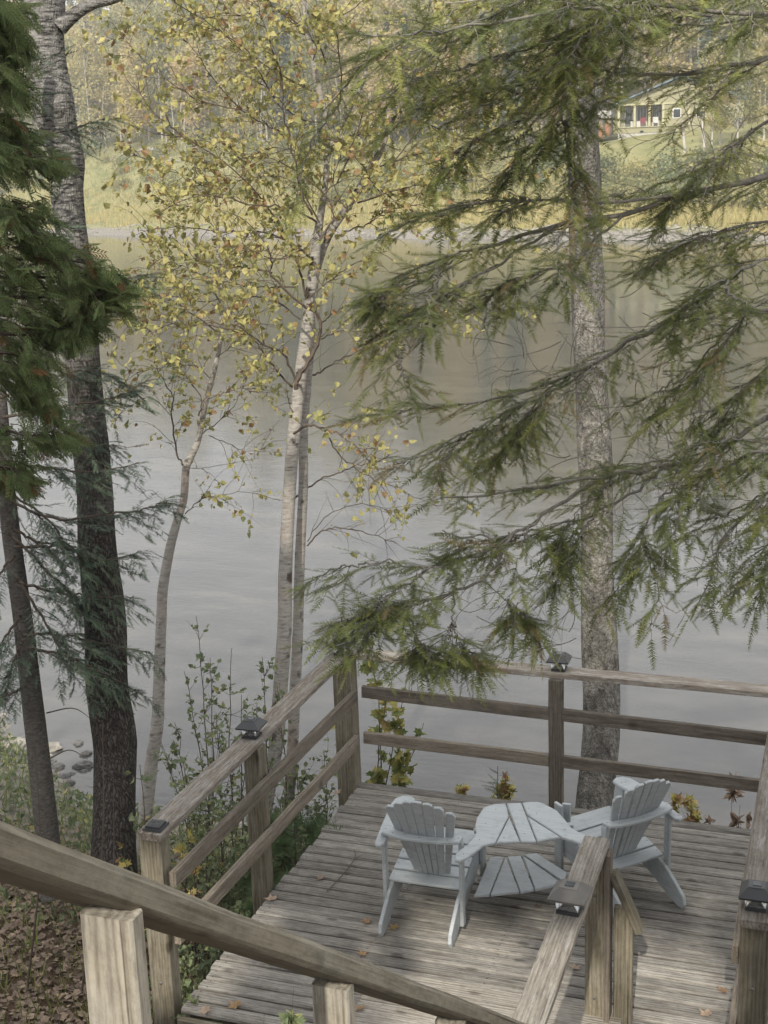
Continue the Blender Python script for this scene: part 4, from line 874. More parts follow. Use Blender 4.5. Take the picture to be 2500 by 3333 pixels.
tk.add(*trunk_from(ptsA, O, 18, 200, .03, 4)); tk.add(*trunk_from(ptsB, O, 16, 180, .05, 4))
c_ = [(706, 350, 10, DB), (718, 310, 9, DB), (740, 265, 9, DB), (762, 225, 8, DB), (790, 160, 6, DB), (800, 60, 5, DB)]; tk.add(*trunk_from(c_, O, 10, 40))
tk.build('trunk', M_birch, t, True)
LM = [ # (points, radius, twigs, leaf)
 ([(640, 841), (643, 819), (669, 777), (688, 729), (690, 688), (656, 659), (618, 627), (584, 592), (588, 563), (573, 528), (528, 477), (480, 450)], .018, .6, .8),
 ([(641, 825), (615, 768), (586, 752), (544, 726), (516, 707), (464, 697), (420, 690)], .010, .9, .9), ([(637, 843), (605, 809), (576, 771), (557, 745), (519, 697), (470, 650)], .009, .7, .8),
 ([(632, 890), (622, 860), (615, 838)], .006, .2, .1), ([(669, 816), (695, 800), (720, 784), (756, 768), (784, 755), (820, 748)], .009, .5, .15),
 ([(669, 749), (688, 736), (720, 720), (759, 713), (823, 715)], .006, .4, .4), ([(634, 937), (666, 918), (704, 928), (743, 944), (784, 979), (807, 1005), (836, 1049)], .010, .9, .9),
 ([(637, 1075), (663, 1056), (688, 1037), (730, 1021), (765, 1008), (807, 998), (865, 984)], .009, .5, .35), ([(701, 928), (730, 979), (765, 1008), (807, 1037), (845, 1049), (890, 1072), (945, 1094)], .006, .6, .6),
 ([(664, 1179), (688, 1152), (714, 1141), (752, 1141), (794, 1152), (832, 1165), (858, 1174)], .007, .8, .08), ([(664, 1170), (700, 1120), (760, 1090), (820, 1095), (870, 1130)], .004, .6, .15),
 ([(707, 336), (743, 304), (768, 291), (803, 294), (823, 307), (870, 330)], .007, 1, 1), ([(674, 464), (656, 432), (644, 384), (634, 336), (621, 275), (610, 237), (612, 192), (602, 144), (589, 109), (573, 58), (554, 0)], .009, 1, 1),
 ([(621, 290), (596, 280), (560, 262), (522, 237), (464, 176), (420, 110), (370, 60)], .008, 1, 1), ([(704, 135), (688, 102), (656, 70), (624, 42), (576, 0)], .007, 1, 1), ([(740, 200), (730, 90), (720, 42), (711, 0)], .006, 1, 1),
 ([(772, 438), (839, 416), (896, 400), (944, 394), (1000, 390)], .007, 1, 1), ([(685, 480), (637, 454), (586, 445), (535, 442), (480, 425), (400, 430), (330, 470)], .009, 1, 1), ([(743, 499), (790, 485), (813, 470), (845, 438), (900, 420)], .006, .8, .8),
 ([(589, 566), (620, 550), (653, 541), (701, 499)], .005, .6, .8), ([(588, 590), (544, 579), (464, 570), (400, 560), (340, 555)], .007, 1, 1), ([(531, 723), (442, 701), (400, 705), (330, 690), (270, 690)], .006, .9, 1),
 ([(660, 640), (640, 560), (600, 480), (540, 400), (470, 340), (400, 300), (340, 290)], .010, 1, 1), ([(690, 520), (720, 470), (700, 420), (640, 370), (560, 330), (480, 290)], .008, 1, 1), ([(800, 365), (850, 350), (920, 330), (990, 340), (1060, 360)], .007, 1, 1),
 ([(700, 420), (740, 370), (790, 230), (860, 190), (930, 180)], .006, 1, 1), ([(690, 200), (640, 180), (560, 130), (480, 70), (400, 20), (340, -20)], .007, 1, 1), ([(676, 130), (700, 60), (760, 20), (820, -30)], .006, 1, 1),
 ([(664, 70), (600, 20), (520, -20)], .006, 1, 1), ([(704, 270), (640, 250), (590, 200), (540, 170), (480, 160)], .006, 1, 1), ([(704, 300), (760, 330), (830, 420), (900, 460)], .006, 1, 1), ([(842, 270), (900, 260), (960, 280), (1020, 270)], .006, 1, 1),
 ([(680, 560), (620, 520), (560, 500), (470, 500), (390, 490), (300, 500)], .009, 1, 1), ([(672, 640), (720, 600), (780, 560), (840, 540)], .006, .8, .9), ([(690, 480), (640, 400), (580, 380), (500, 390), (430, 380)], .007, 1, 1),
 ([(690, 700), (750, 660), (830, 650), (900, 660), (1000, 650), (1040, 690)], .005, .8, .8), ([(650, 690), (590, 650), (520, 640), (440, 650), (370, 640), (300, 640)], .007, 1, 1), ([(640, 620), (560, 620), (490, 610), (400, 600)], .006, 1, 1),
 ([(800, 460), (860, 450), (920, 440), (980, 470)], .005, 1, 1), ([(706, 350), (650, 330), (590, 320), (520, 340), (450, 300)], .006, 1, 1), ([(748, 450), (720, 400), (730, 330), (700, 250)], .005, 1, 1), ([(655, 540), (600, 560), (540, 540), (480, 530)], .005, 1, 1), ([(610, 237), (540, 130), (470, 60), (400, -20)], .006, 1, 1), ([(522, 237), (440, 220), (370, 180), (300, 120), (250, 60)], .005, 1, 1), ([(573, 58), (500, 30), (420, 40), (350, 20)], .005, 1, 1),
 ([(900, 400), (980, 370), (1060, 390), (1120, 430)], .005, .9, .9), ([(860, 190), (930, 150), (1000, 170)], .005, .9, .9), ([(800, 160), (860, 100), (930, 60), (990, 20)], .005, 1, 1), ([(850, 350), (940, 240), (1010, 200), (1080, 230)], .005, .8, .8), ([(535, 442), (440, 400), (350, 360), (280, 330)], .005, 1, 1), ([(400, 300), (330, 240), (290, 180)], .004, .9, .9)]
for pts, r, tw, le in LM: bi.limb(pts, DB + random.uniform(-.5, .6), r, .002, tw * 1.0, le, .45)
bi.finish(t, .050, .58)

b0 = onz(308, 1840, -1.05); O = b0.copy(); DS = float(np.linalg.norm(b0 - CAM))
t = thing('birch_tree', 'slender crooked birch with peeling bark between the dark poplar and the twin birch', 'tree', tuple(O))
bi = Birch(O); tk = B()
pts = [(303, 1880, 28, DS), (310, 1800, 26, DS), (320, 1720, 26, DS), (327, 1650, 28, DS), (340, 1560, 27, DS), (344, 1450, 24, DS), (349, 1330, 22, DS), (352, 1270, 22, DS), (368, 1180, 20, DS), (384, 1120, 18, DS), (397, 1075, 17, DS), (402, 1011, 17, DS), (416, 979, 15, DS), (429, 947, 13, DS), (445, 867, 12, DS), (458, 819, 12, DS), (470, 771, 10, DS), (476, 723, 10, DS), (478, 659, 9, DS), (472, 550, 8, DS), (468, 450, 6, DS), (470, 380, 4, DS)]
tk.add(*trunk_from(pts, O, 16, 170, .07, 5)); tk.build('trunk', M_birch, t, True)
for pts, r, tw, le in [([(394, 1005), (381, 973), (371, 899), (373, 861), (355, 825), (336, 787), (333, 729), (300, 690)], .009, .9, .8), ([(429, 899), (435, 861), (413, 829), (397, 793), (380, 740)], .006, .8, .9), ([(432, 941), (474, 909), (512, 864), (540, 800)], .005, .9, .9),
    ([(400, 1110), (432, 1081), (454, 1072), (531, 1062), (600, 1080)], .005, .9, .5), ([(451, 941), (490, 957), (531, 976), (600, 960)], .004, .7, .5), ([(402, 1011), (440, 1010), (500, 1000), (560, 990)], .003, .5, .4), ([(473, 720), (420, 680), (370, 650), (300, 640), (240, 660)], .006, 1, 1),
    ([(470, 771), (520, 730), (560, 690)], .004, .9, .9), ([(458, 819), (420, 790), (380, 790), (320, 800), (270, 810)], .004, .8, .8), ([(478, 659), (440, 600), (380, 570), (330, 590)], .005, 1, 1), ([(472, 600), (500, 560), (540, 530)], .004, 1, 1), ([(371, 899), (330, 860), (290, 870), (250, 900)], .003, .5, .6),
    ([(384, 1120), (360, 1090), (330, 1060), (300, 1070)], .003, .25, .1), ([(445, 867), (480, 850), (520, 840), (560, 850)], .004, .9, .8), ([(470, 500), (420, 450), (370, 440)], .004, 1, 1)]:
    bi.limb(pts, DS + random.uniform(-.35, .35), r, .0015, tw, le, .3)
bi.finish(t, .050, .52)

# ---------------------------------------------------------------- shrubs and saplings
def shrub(name, label, cat, base, tips, mat, leafsz=.05, nleaf=9, tmpl=LEAF, tone=.35, r=.006, group=None, side=3, bare=.25, spread=.6, twl=.22):
    """stems from the ground to given tips (world points)"""
    O = np.array(base, float); t = thing(name, label, cat, tuple(O), 0, group); w_ = B(); lp = []; ld = []
    for tip in tips:
        tip = np.array(tip, float) - O; b_ = np.array([random.uniform(-.1, .1), random.uniform(-.08, .08), 0]); mid = (tip + b_) / 2 + RNG.normal(size=3) * [.05, .05, .02]
        P = smooth_poly([b_, mid, tip], 14); P[1:] += RNG.normal(size=(13, 3)) * .006; w_.add(*tube(P, np.linspace(r, r * .25, 14), 5))
        for k in range(side * 4):
            i = int(RNG.uniform(bare, 1) * 13); c = unit(unit(P[min(13, i + 1)] - P[max(0, i - 1)]) + RNG.normal(size=3) * spread); L_ = twl * RNG.uniform(.3, 1) * (1.2 - i / 14); q = [P[i]]
            for j in range(5): c = unit(c + RNG.normal(size=3) * .15 + [0, 0, .05]); q.append(q[-1] + c * L_ / 5)
            w_.add(*tube(np.array(q), np.linspace(r * .3, .0007, 6), 3))
            for _ in range(nleaf):
                f = RNG.uniform(.3, 1) * 5; a = min(4, int(f)); lp.append(q[a] + (q[a + 1] - q[a]) * (f - a)); ld.append(unit(c * .4 + RNG.normal(size=3) * .8 + [0, 0, -.2]))
    w_.build('stems', M_twig, t); n = len(lp)
    if n:
        b = B(); put(b, tmpl, lp, ld, leafsz * RNG.uniform(.5, 1.2, n), np.clip(RNG.normal(tone, .18, n), 0, 1), up=np.array([[0, 0, 1.0]]) + RNG.normal(size=(n, 3)) * .5)
        b.build('foliage', mat, t)
    return t
def gb_(x, y, d):
    p = at(x, y, d); return np.array([p[0], p[1], H1(p[0], p[1]) - .02])
# alders behind the left railing
for k, (bx, d, tops_) in enumerate([(430, 9.8, [(425, 1330), (400, 1450), (455, 1420), (380, 1560)]), (490, 9.6, [(500, 1400), (520, 1500), (470, 1540), (545, 1560)]), (560, 9.9, [(570, 1420), (600, 1480), (555, 1520)]), (400, 9.2, [(350, 1600), (395, 1640), (440, 1650), (300, 1650)]),
                                  (650, 10.4, [(700, 1620), (660, 1660), (720, 1700), (640, 1640)]), (600, 9.4, [(600, 1720), (560, 1700), (640, 1780)]), (470, 9.0, [(450, 1760), (500, 1720), (420, 1800)])]):
    base = gb_(bx, 1800 if d > 9.5 else 1850, d); lab = ['tall leafy alder shrub with bare upper twigs left of the white birch', 'alder shrub with round green leaves above the middle of the left railing', 'alder shrub directly left of the twin birch stems', 'low twiggy alder between dark poplar and left railing',
         'green shrub behind the left railing beside the corner post', 'shrub seen between the rails right of the middle post of the left railing', 'low green shrub seen through the left railing near its middle post'][k]
    shrub('alder_shrub', lab, 'shrub', base, [at(x, y, d + random.uniform(-.2, .2)) for x, y in tops_], M_green, .046, 4, LEAF, .55, .008, 'alder shrubs behind the left railing', 8, .12, .95, .55)
# dense undergrowth seen through the left railing
for k, (x, y, d) in enumerate([(400, 1880, 8.6), (480, 1850, 9.0), (560, 1830, 9.2), (620, 1790, 9.6), (430, 1980, 8.0), (520, 1920, 8.4), (680, 1740, 10.0), (590, 1880, 8.9), (460, 2060, 7.6)]):
    base = gb_(x, y + 60, d); shrub('undergrowth_bush', 'one of the low leafy bushes filling the bank behind the left railing', 'shrub', base, [base + [random.uniform(-.3, .3), random.uniform(-.3, .3), random.uniform(.35, .75)] for _ in range(5)], M_green, .05, 6, LEAF, .5, .005, 'low bushes behind the left railing', 5, .1, .9, .35)
# soft young pine by the railing
def pine(label, base, h, n, group=None):
    O = np.array(base); t = thing('pine_sapling', label, 'tree', tuple(O), 0, group); w_ = B(); w_.add(*tube(np.array([[0, 0, 0], [0, 0, h * .5], [.01, 0, h]]), [.012, .008, .003], 5)); P = []; D = []
    for k in range(n):
        z = h * RNG.uniform(.1, 1); a = RNG.uniform(0, 6.28); L_ = (h - z) * .45 + .08; c = np.array([math.cos(a), math.sin(a), .45]); e = np.array([0, 0, z]) + c * L_
        w_.add(*tube(np.array([[0, 0, z], e]), [.004, .0015], 3))
        for f in np.linspace(.25, 1, 7):
            for _ in range(3): P.append(np.array([0, 0, z]) + (e - [0, 0, z]) * f); D.append(c + RNG.normal(size=3) * .55)
    b = B(); put(b, twig_template(10, .55, .9, 9), P, D, RNG.uniform(.07, .14, len(P)), RNG.uniform(0, 1, len(P)))
    w_.build('stem', M_twig, t); b.build('needles', M_pine, t)
for x, y, d, h, n, lab in [(640, 1900, 9.3, 1.15, 26, 'soft green pine sapling behind the left railing near the birch stems'), (600, 1960, 8.8, .8, 20, 'lower pine sapling under the left railing next to the deck edge'), (690, 1800, 9.8, .8, 20, 'pine sapling nearest the corner post')]:
    pine(lab, gb_(x, y, d), h, n)
# oak sapling behind the corner post
base = gb_(785, 1800, 10.2)
shrub('oak_sapling', 'young oak with orange and green lobed leaves behind the corner post', 'tree', base, [at(x, y, 9.9) for x, y in ((790, 1290), (740, 1310), (850, 1440), (920, 1560), (870, 1580), (880, 1460))], M_maple, .082, 5, OAK, .36, .008, None, 3, .45, .6, .25)
# yellow maples and seedlings at the river edge behind the deck
for x, y, d, tp, lab, tone, mt, tm in [(1000, 1760, 10.3, [(1000, 1690), (985, 1700)], 'small yellow maple seedling left of the tiny spruce behind the deck', .65, M_maple, MAPLE), (1090, 1760, 10.3, [(1095, 1665), (1070, 1690), (1085, 1680)], 'yellow leaved seedling beside the tiny spruce behind the deck', .6, M_maple, MAPLE),
        (1480, 1840, 10.2, [(1460, 1710), (1490, 1720), (1510, 1740), (1475, 1750), (1500, 1760)], 'bright yellow maple sapling behind the right chair', .65, M_maple, MAPLE), (1610, 1850, 10.0, [(1600, 1775), (1630, 1780), (1590, 1790)], 'yellow leaves crowding the deck edge by the right railing', .62, M_maple, MAPLE),
        (1590, 1840, 10.1, [(1575, 1670), (1600, 1740), (1530, 1760), (1620, 1750)], 'thin dark stemmed shrub with curled brown leaves by the right railing', .45, M_litter, LEAFN), (830, 1740, 10.2, [(830, 1690), (850, 1695)], 'low green sprig at the back deck edge near the corner post', .3, M_green, LEAF),
        (1155, 1790, 10.2, [(1160, 1735), (1150, 1740)], 'single yellow leaved sprig between centre post and tiny spruce', .6, M_maple, MAPLE)]:
    base = gb_(x, y, d); shrub('maple_sapling' if mt is M_maple else 'bank_sprig', lab, 'shrub', base, [at(a, b, d) for a, b in tp], mt, .075, 9, tm, tone, .004, None, 2, .45, .55, .13)
O = gb_(1072, 1760, 10.1); t = thing('spruce_seedling', 'tiny dark spruce seedling behind the deck edge', 'tree', tuple(O)); w_ = B(); l_ = B()
top = at(1075, 1655, 10.1) - O; w_.add(*tube(np.array([[0, 0, 0], top]), [.006, .002], 4)); P = []; D = []
for k in range(34):
    f = RNG.uniform(.45, 1); a = RNG.uniform(0, 6.28); P.append(top * f); D.append([math.cos(a), math.sin(a), .35])
put(l_, TW[0], P, D, RNG.uniform(.07, .15, 34) , RNG.uniform(.2, .6, 34)); w_.build('stem', M_twig, t); l_.build('needles', M_spruce, t)
# sprigs in the foreground left
for x, y, d, tp, lab, mt, tone in [(225, 2010, 8.0, [(262, 1790), (240, 1860), (270, 1830)], 'small maple sprig with pale yellow leaves in front of the dark poplar trunk', M_maple, .6), (395, 1900, 8.2, [(395, 1780), (390, 1810)], 'pale orange maple sprig right of the near left post', M_maple, .7)]:
    shrub('maple_sprig', lab, 'shrub', gb_(x, y, d), [at(a, b, d) for a, b in tp], mt, .06, 3, MAPLE, tone, .004, 'maple sprigs beside the poplar', 2, .6, .5, .14)
for x, y, d, h, lab, mt, tone in [(630, 2250, 4.6, (632, 2130), 'flowering weed with narrow leaves in front of the deck boards', M_green, .55), (565, 2260, 4.5, (575, 2190), 'weed with rounded yellow and green leaves at the lower edge', M_green, .85)]:
    e = at(h[0], h[1], d); shrub('weed', lab, 'plant', (e[0], e[1] - .05, H1(e[0], e[1])), [e], mt, .045, 5, LEAFN if tone < .6 else LEAF, tone, .003, None, 3, .75, .8, .10)

# ---------------------------------------------------------------- ground cover near the camera
def scatter_xy(n, x0, x1, y0, y1):
    return RNG.uniform(x0, x1, n), RNG.uniform(y0, y1, n)
x, y = scatter_xy(26000, -8.5, -3.0, 3.6, 9.2); k = (x < -3.25) & (RNG.random(len(x)) < np.clip(1.25 - (y - 5) * .22, .12, 1)); x = x[k]; y = y[k]; z = height(x, y) + RNG.uniform(.0, .035, len(x)); n = len(x)
b = B(); D = RNG.normal(size=(n, 3)) * [1, 1, .25]; h = n // 2
put(b, LEAF, np.stack([x, y, z], -1)[:h], D[:h], RNG.uniform(.03, .075, h), np.clip(RNG.normal(.42, .22, h), 0, 1), jit=.35); put(b, MAPLE, np.stack([x, y, z], -1)[h:], D[h:], RNG.uniform(.03, .075, n - h), np.clip(RNG.normal(.42, .22, n - h), 0, 1), jit=.35)
tag(b.build('leaf_litter', M_litter), 'brown fallen leaves covering the slope left of the deck', 'leaf litter', kind='stuff')
x, y = scatter_xy(15000, -11, -3.2, 5.6, 12.5); sh = np.interp(x, [-40, -14, -9, -7.6, -6.6, -5, 0], [17, 13.5, 12.0, 10.9, 10.3, 10.2, 10.6]); k = (y < sh - .3) & (RNG.random(len(x)) < smooth(6.2, 7.8, y + x * .05)); x = x[k]; y = y[k]; n = len(x)
b = B(); z = height(x, y); D = RNG.normal(size=(n, 3)) * [.7, .7, .4] + [0, 0, .5]; put(b, LEAFN, np.stack([x, y, z + RNG.uniform(0, .28, n)], -1), D, RNG.uniform(.035, .085, n), np.clip(RNG.normal(.5, .25, n), 0, 1), up=RNG.normal(size=(n, 3)))
tag(b.build('bank_undergrowth', M_green), 'low green and yellow plants along the near river bank', 'undergrowth', kind='stuff')
BL = (np.array([(-.03, 0, 0), (.03, 0, 0), (.0, .16, 1.0)]), np.array([(0, 1, 2)]))
x, y = scatter_xy(9000, -9, -3.3, 5, 11.5); k = y < np.interp(x, [-9, -7.6, -6.6, -3], [12, 10.9, 10.3, 10.2]) - .1; x = x[k]; y = y[k]; n = len(x); b = B()
V, F = place(BL[0], BL[1], np.stack([x, y, height(x, y)], -1), *(lambda a: (np.stack([np.cos(a), np.sin(a), a * 0], -1), np.stack([-np.sin(a), np.cos(a), a * 0], -1), unit(np.stack([RNG.normal(0, .3, n), RNG.normal(0, .3, n), np.ones(n)], -1))))(RNG.uniform(0, 6.28, n)), RNG.uniform(.08, .26, n)); b.add(V, F, np.repeat(RNG.uniform(0, 1, n), 3))
tag(b.build('bank_grass', M_grass), 'thin grass blades on the near bank', 'grass', kind='stuff')
# thin bare stems leaning over the bank
for k, (a, b_, lab) in enumerate([((170, 1900), (245, 1690), 'long bare leaning stem left of the dark poplar'), ((150, 1930), (222, 1560), 'thin bare twiggy stem rising behind the left bank'), ((20, 1830), (75, 1600), 'bare dark twig at the far left bank')]):
    p = gb_(a[0], a[1], 9.0); e = at(b_[0], b_[1], 9.4); t = thing('bare_sapling', lab, 'shrub', tuple(p)); w_ = B(); P = smooth_poly([p - p, (e - p) * .5 + [.08, 0, .05], e - p], 12); w_.add(*tube(P, np.linspace(.009, .002, 12), 5))
    w_.build('stem', M_twig, t); w2 = B()
    for j in range(7): q = P[4 + j]; w2.add(*tube(np.array([q, q + unit(RNG.normal(size=3) + [0, 0, .9]) * RNG.uniform(.12, .3)]), [.0025, .0008], 3))
    w2.build('twigs', M_twig, t)['kind'] = 'stuff'

# rocks
def rock(label, loc, s, group, mat, seed):
    import bmesh
    bm = bmesh.new(); bmesh.ops.create_icosphere(bm, subdivisions=3, radius=1)
    for v in bm.verts:
        c = v.co.copy(); q = Vector((round(c.x * 1.6) / 1.6, round(c.y * 1.6) / 1.6, round(c.z * 1.6) / 1.6)); v.co = c * .55 + q * .4 + c * .25 * noise.noise(c * 1.7 + Vector((seed, 0, 0)))
        v.co = Vector((v.co.x * s[0], v.co.y * s[1], v.co.z * s[2]))
    me = bpy.data.meshes.new('river_rock'); bm.to_mesh(me); bm.free(); me.materials.append(mat); o = link('river_rock', me, None, loc, (0, 0, seed)); tag(o, label, 'rock', group); return o
M_rockl = simple('pale_rock', (.25, .235, .21), .9, nz=.4, sc=12, bs=.6); M_rockd = simple('wet_dark_rock', (.09, .088, .085), .5, nz=.4, sc=14, bs=.6)
for k, (x, y, sx, pale, lab) in enumerate([(38, 1612, .17, 1, 'largest pale boulder at the left edge of the shallows'), (20, 1585 + 60, .1, 0, 'dark mossy rock below the pale boulder'), (110, 1614, .10, 1, 'brown rock just right of the thin spruce trunk'), (170, 1603, .05, 0, 'flat dark stone out in the shallows'),
        (182, 1652, .085, 0, 'dark humped stone nearest the poplar trunk'), (152, 1688, .045, 0, 'lone round stone lying close to the bank'), (185, 1626, .05, 0, 'small pale edged stone above the humped stone'), (50, 1598, .05, 0, 'small flat stone beyond the pale boulder')]):
    p = onz(x, y, -1.68); rock(lab, (p[0], p[1], -1.69), (sx * 1.3, sx, sx * .62), None, M_rockl if pale else M_rockd, k * 1.7)
for k in range(46):
    xx = random.gauss(62, 38); yy = random.uniform(1630, 1730); 
    if xx > 150: continue
    p = onz(xx, yy, -1.69); s_ = random.uniform(.02, .065); rock('one of the small stones strewn through the shallows at the left shore', (p[0], p[1], -1.70), (s_ * 1.3, s_, s_ * .6), 'small stones in the left shallows', random.choice((M_rockd, M_rockd, M_rockl)), k * .9 + 20)
for k in range(8):
    xx = 125 + k * 9 + random.uniform(-6, 6); yy = random.choice((1650, 1662, 1670)) + random.uniform(-8, 8); p = onz(xx, yy, -1.69); s_ = random.uniform(.022, .04)
    rock('one of the wet pebbles between the two left trunks', (p[0], p[1], -1.70), (s_ * 1.4, s_, s_ * .5), 'wet pebbles between the left trunks', M_rockd, k + 70)

# fallen leaves on the deck
LEAFPOS = [(1425, 'beside the left foot'), ]
spots = [((795, 1995), 'orange leaf left of the left chair foot'), ((785, 2065), 'curled orange leaf on the deck below the left chair'), ((787, 2190), 'tan leaf at the foot boards beside the pale post'), ((520, 2165), 'orange leaf on the nearest boards at lower left'), ((445, 2175), 'reddish flat leaf at the near deck corner'),
         ((598, 1940), 'pale leaf lying by the left deck edge'), ((730, 1715), 'dry leaf near the back left corner of the deck'), ((860, 2000), 'rust leaf between the feet of the left chair'), ((1155, 1955), 'dark brown leaf under the corner table'), ((1245, 2095), 'dry grass and leaf tuft under the level rail'),
         ((1240 + 330, 2145), 'orange needle tuft on the sunlit boards at right'), ((1535, 2185), 'brown leaf near the foot of the right railing'), ((690, 1900), 'small brown leaf on the left boards')]
for k, (pxy, lab) in enumerate(spots):
    p = onz(pxy[0], pxy[1], .01); tv = [.88, .86, .9, .85, .6, .75, .7, .8, .1, .55, .9, .5, .4][k]; b = B(); V = MAPLE[0].copy(); V[:, 2] += .25 * (V[:, 0] - .4) ** 2 + .3 * V[:, 1] ** 2; b.add(V * random.uniform(.06, .085), MAPLE[1], tv)
    zz = .012 if not (abs(p[0] + 1.6) < .66 and p[1] < 6.02) else .052
    o = b.build('fallen_leaf', M_litter if tv < .8 else M_maple); o.location = (p[0], p[1], zz); o.rotation_euler = (random.uniform(-.2, .2), random.uniform(-.2, .2), random.uniform(0, 6)); tag(o, lab, 'leaf', 'fallen leaves on the deck')
P = smooth_poly([onz(x, y, .012) for x, y in ((706, 1925), (735, 1895), (757, 1868), (768, 1850), (765, 1835))], 14); b = B(); b.add(*tube(P, np.linspace(.004, .0015, 14), 4)); b.add(*tube(np.array([P[9], P[9] + [.05, .06, .006]]), [.002, .001], 3)); b.add(*tube(np.array([P[5], P[5] + [-.05, .03, .006]]), [.002, .001], 3))
tag(b.build('fallen_twig', M_twig), 'thin fallen twig lying across the left deck boards', 'twig')
# ---------------------------------------------------------------- unseen trees behind the viewer, placed towards the sun to shade the deck
def inpoly(px_, py_, poly):
    n = len(poly); ins = np.zeros(len(px_), bool); j = n - 1
    for i in range(n):
        xi, yi = poly[i]; xj, yj = poly[j]
        ins ^= ((yi > py_) != (yj > py_)) & (px_ < (xj - xi) * (py_ - yi) / (yj - yi + 1e-12) + xi); j = i
    return ins
def zpoly(pts, ox, k, oy): return [tuple(onz(ox + X * k, oy + Y * k, 0)[:2]) for X, Y in pts]
PATCH = [zpoly([(130, 1090), (330, 1050), (480, 960), (640, 895), (800, 900), (960, 940), (900, 1010), (720, 1060), (560, 1130), (400, 1150)], 763, .44, 1626),
         zpoly([(440, 780), (560, 765), (710, 780), (690, 815), (500, 835)], 763, .44, 1626), zpoly([(350, 925), (420, 900), (500, 880), (520, 920), (440, 940)], 763, .44, 1626),
         zpoly([(700, 1150), (1000, 1130), (1200, 1170), (1480, 1240), (1450, 1400), (960, 1420), (700, 1430)], 1062, .36, 1692), zpoly([(250, 1290), (500, 1300), (760, 1380), (760, 1480), (200, 1480)], 1062, .36, 1692),
         zpoly([(960, 690), (1060, 640), (1100, 700), (1010, 740)], 0, 0, 0) if False else [(-2.95, 5.85), (-2.6, 5.8), (-2.55, 6.0), (-2.9, 6.05)],
         [(-3.75, 5.6), (-3.1, 5.6), (-3.1, 6.45), (-3.7, 6.45)], [(-1.95, 4.0), (-.75, 4.0), (-.75, 5.6), (-1.9, 5.6)], [(-2.6, 6.9), (-2.3, 6.85), (-2.25, 7.05), (-2.55, 7.1)], [(-.95, 7.3), (-.75, 7.25), (-.7, 7.6), (-.9, 7.6)]]
BIGLEAF = leaf_template(.5)
for k, (cx, cy, cz, rx, rz_, n) in enumerate([(-5.0, -6.5, 9.5, 3.4, 3.2, 4200), (.2, -6.5, 9.8, 3.4, 3.2, 4200), (5.5, -7, 9.5, 3.2, 3.0, 3000), (-10.0, -6, 9.5, 3.2, 3.0, 3000), (-3.0, -12.5, 14, 4.0, 3.8, 4200), (3.5, -13, 14.5, 4.0, 3.8, 3600), (-9.5, -13, 14, 4.0, 3.8, 3600), (-7.4, -2.6, 8.8, 2.3, 1.5, 1800), (2.6, -2.2, 8.2, 2.2, 1.5, 2000)]):
    cx += .8; gz = H1(cx, cy); O = np.array([cx, cy, gz]); t = thing('maple_tree', 'large leafy maple standing behind the viewer and shading the deck', 'tree', tuple(O), 0, 'shade trees behind the viewer')
    tk = B(); P = smooth_poly([(0, 0, -.2), (.1, .1, (cz - gz) * .4), (0, 0, cz - gz + 1)], 12); tk.add(*tube(P, np.linspace(.22, .06, 12), 10))
    for j in range(5):
        a = j * 2.4 + 2; e = np.array([math.cos(a) * rx * .75, math.sin(a) * rx * .75, cz - gz + random.uniform(-.5, .6) * rz_]); tk.add(*tube(smooth_poly([(0, 0, (cz - gz) * .5), e * [.4, .4, .85], e], 8), np.linspace(.07, .015, 8), 6))
    tk.build('trunk', M_mott, t, True)
    n = int(n * 1.5); d_ = rdir(n) * (RNG.random(n) ** (1 / 2.4))[:, None] * [rx, rx, rz_]; cl = RNG.integers(0, 60, n); cc = rdir(60) * RNG.uniform(.3, .95, 60)[:, None] * [rx, rx, rz_]
    pos = np.where((RNG.random(n) < .6)[:, None], cc[cl] + RNG.normal(size=(n, 3)) * .6, d_) + [cx, cy, cz]
    tt = pos[:, 2] / SUNV[2]; sx = pos[:, 0] - SUNV[0] * tt; sy = pos[:, 1] - SUNV[1] * tt
    kill = np.zeros(n, bool)  # crowns cut open so sun reaches chosen patches and the left bank
    for poly in PATCH:
        for ox in (-.22, 0, .22):
            for oy in (-.38, 0, .38): kill |= inpoly(sx + ox, sy + oy, poly)
    kill |= (sx < -7.2)
    pos = pos[~kill] - O; m_ = len(pos); b = B(); put(b, BIGLEAF, pos, RNG.normal(size=(m_, 3)), RNG.uniform(.22, .36, m_), np.clip(RNG.normal(.35, .2, m_), 0, 1), up=RNG.normal(size=(m_, 3)))
    b.build('crown', M_green, t)

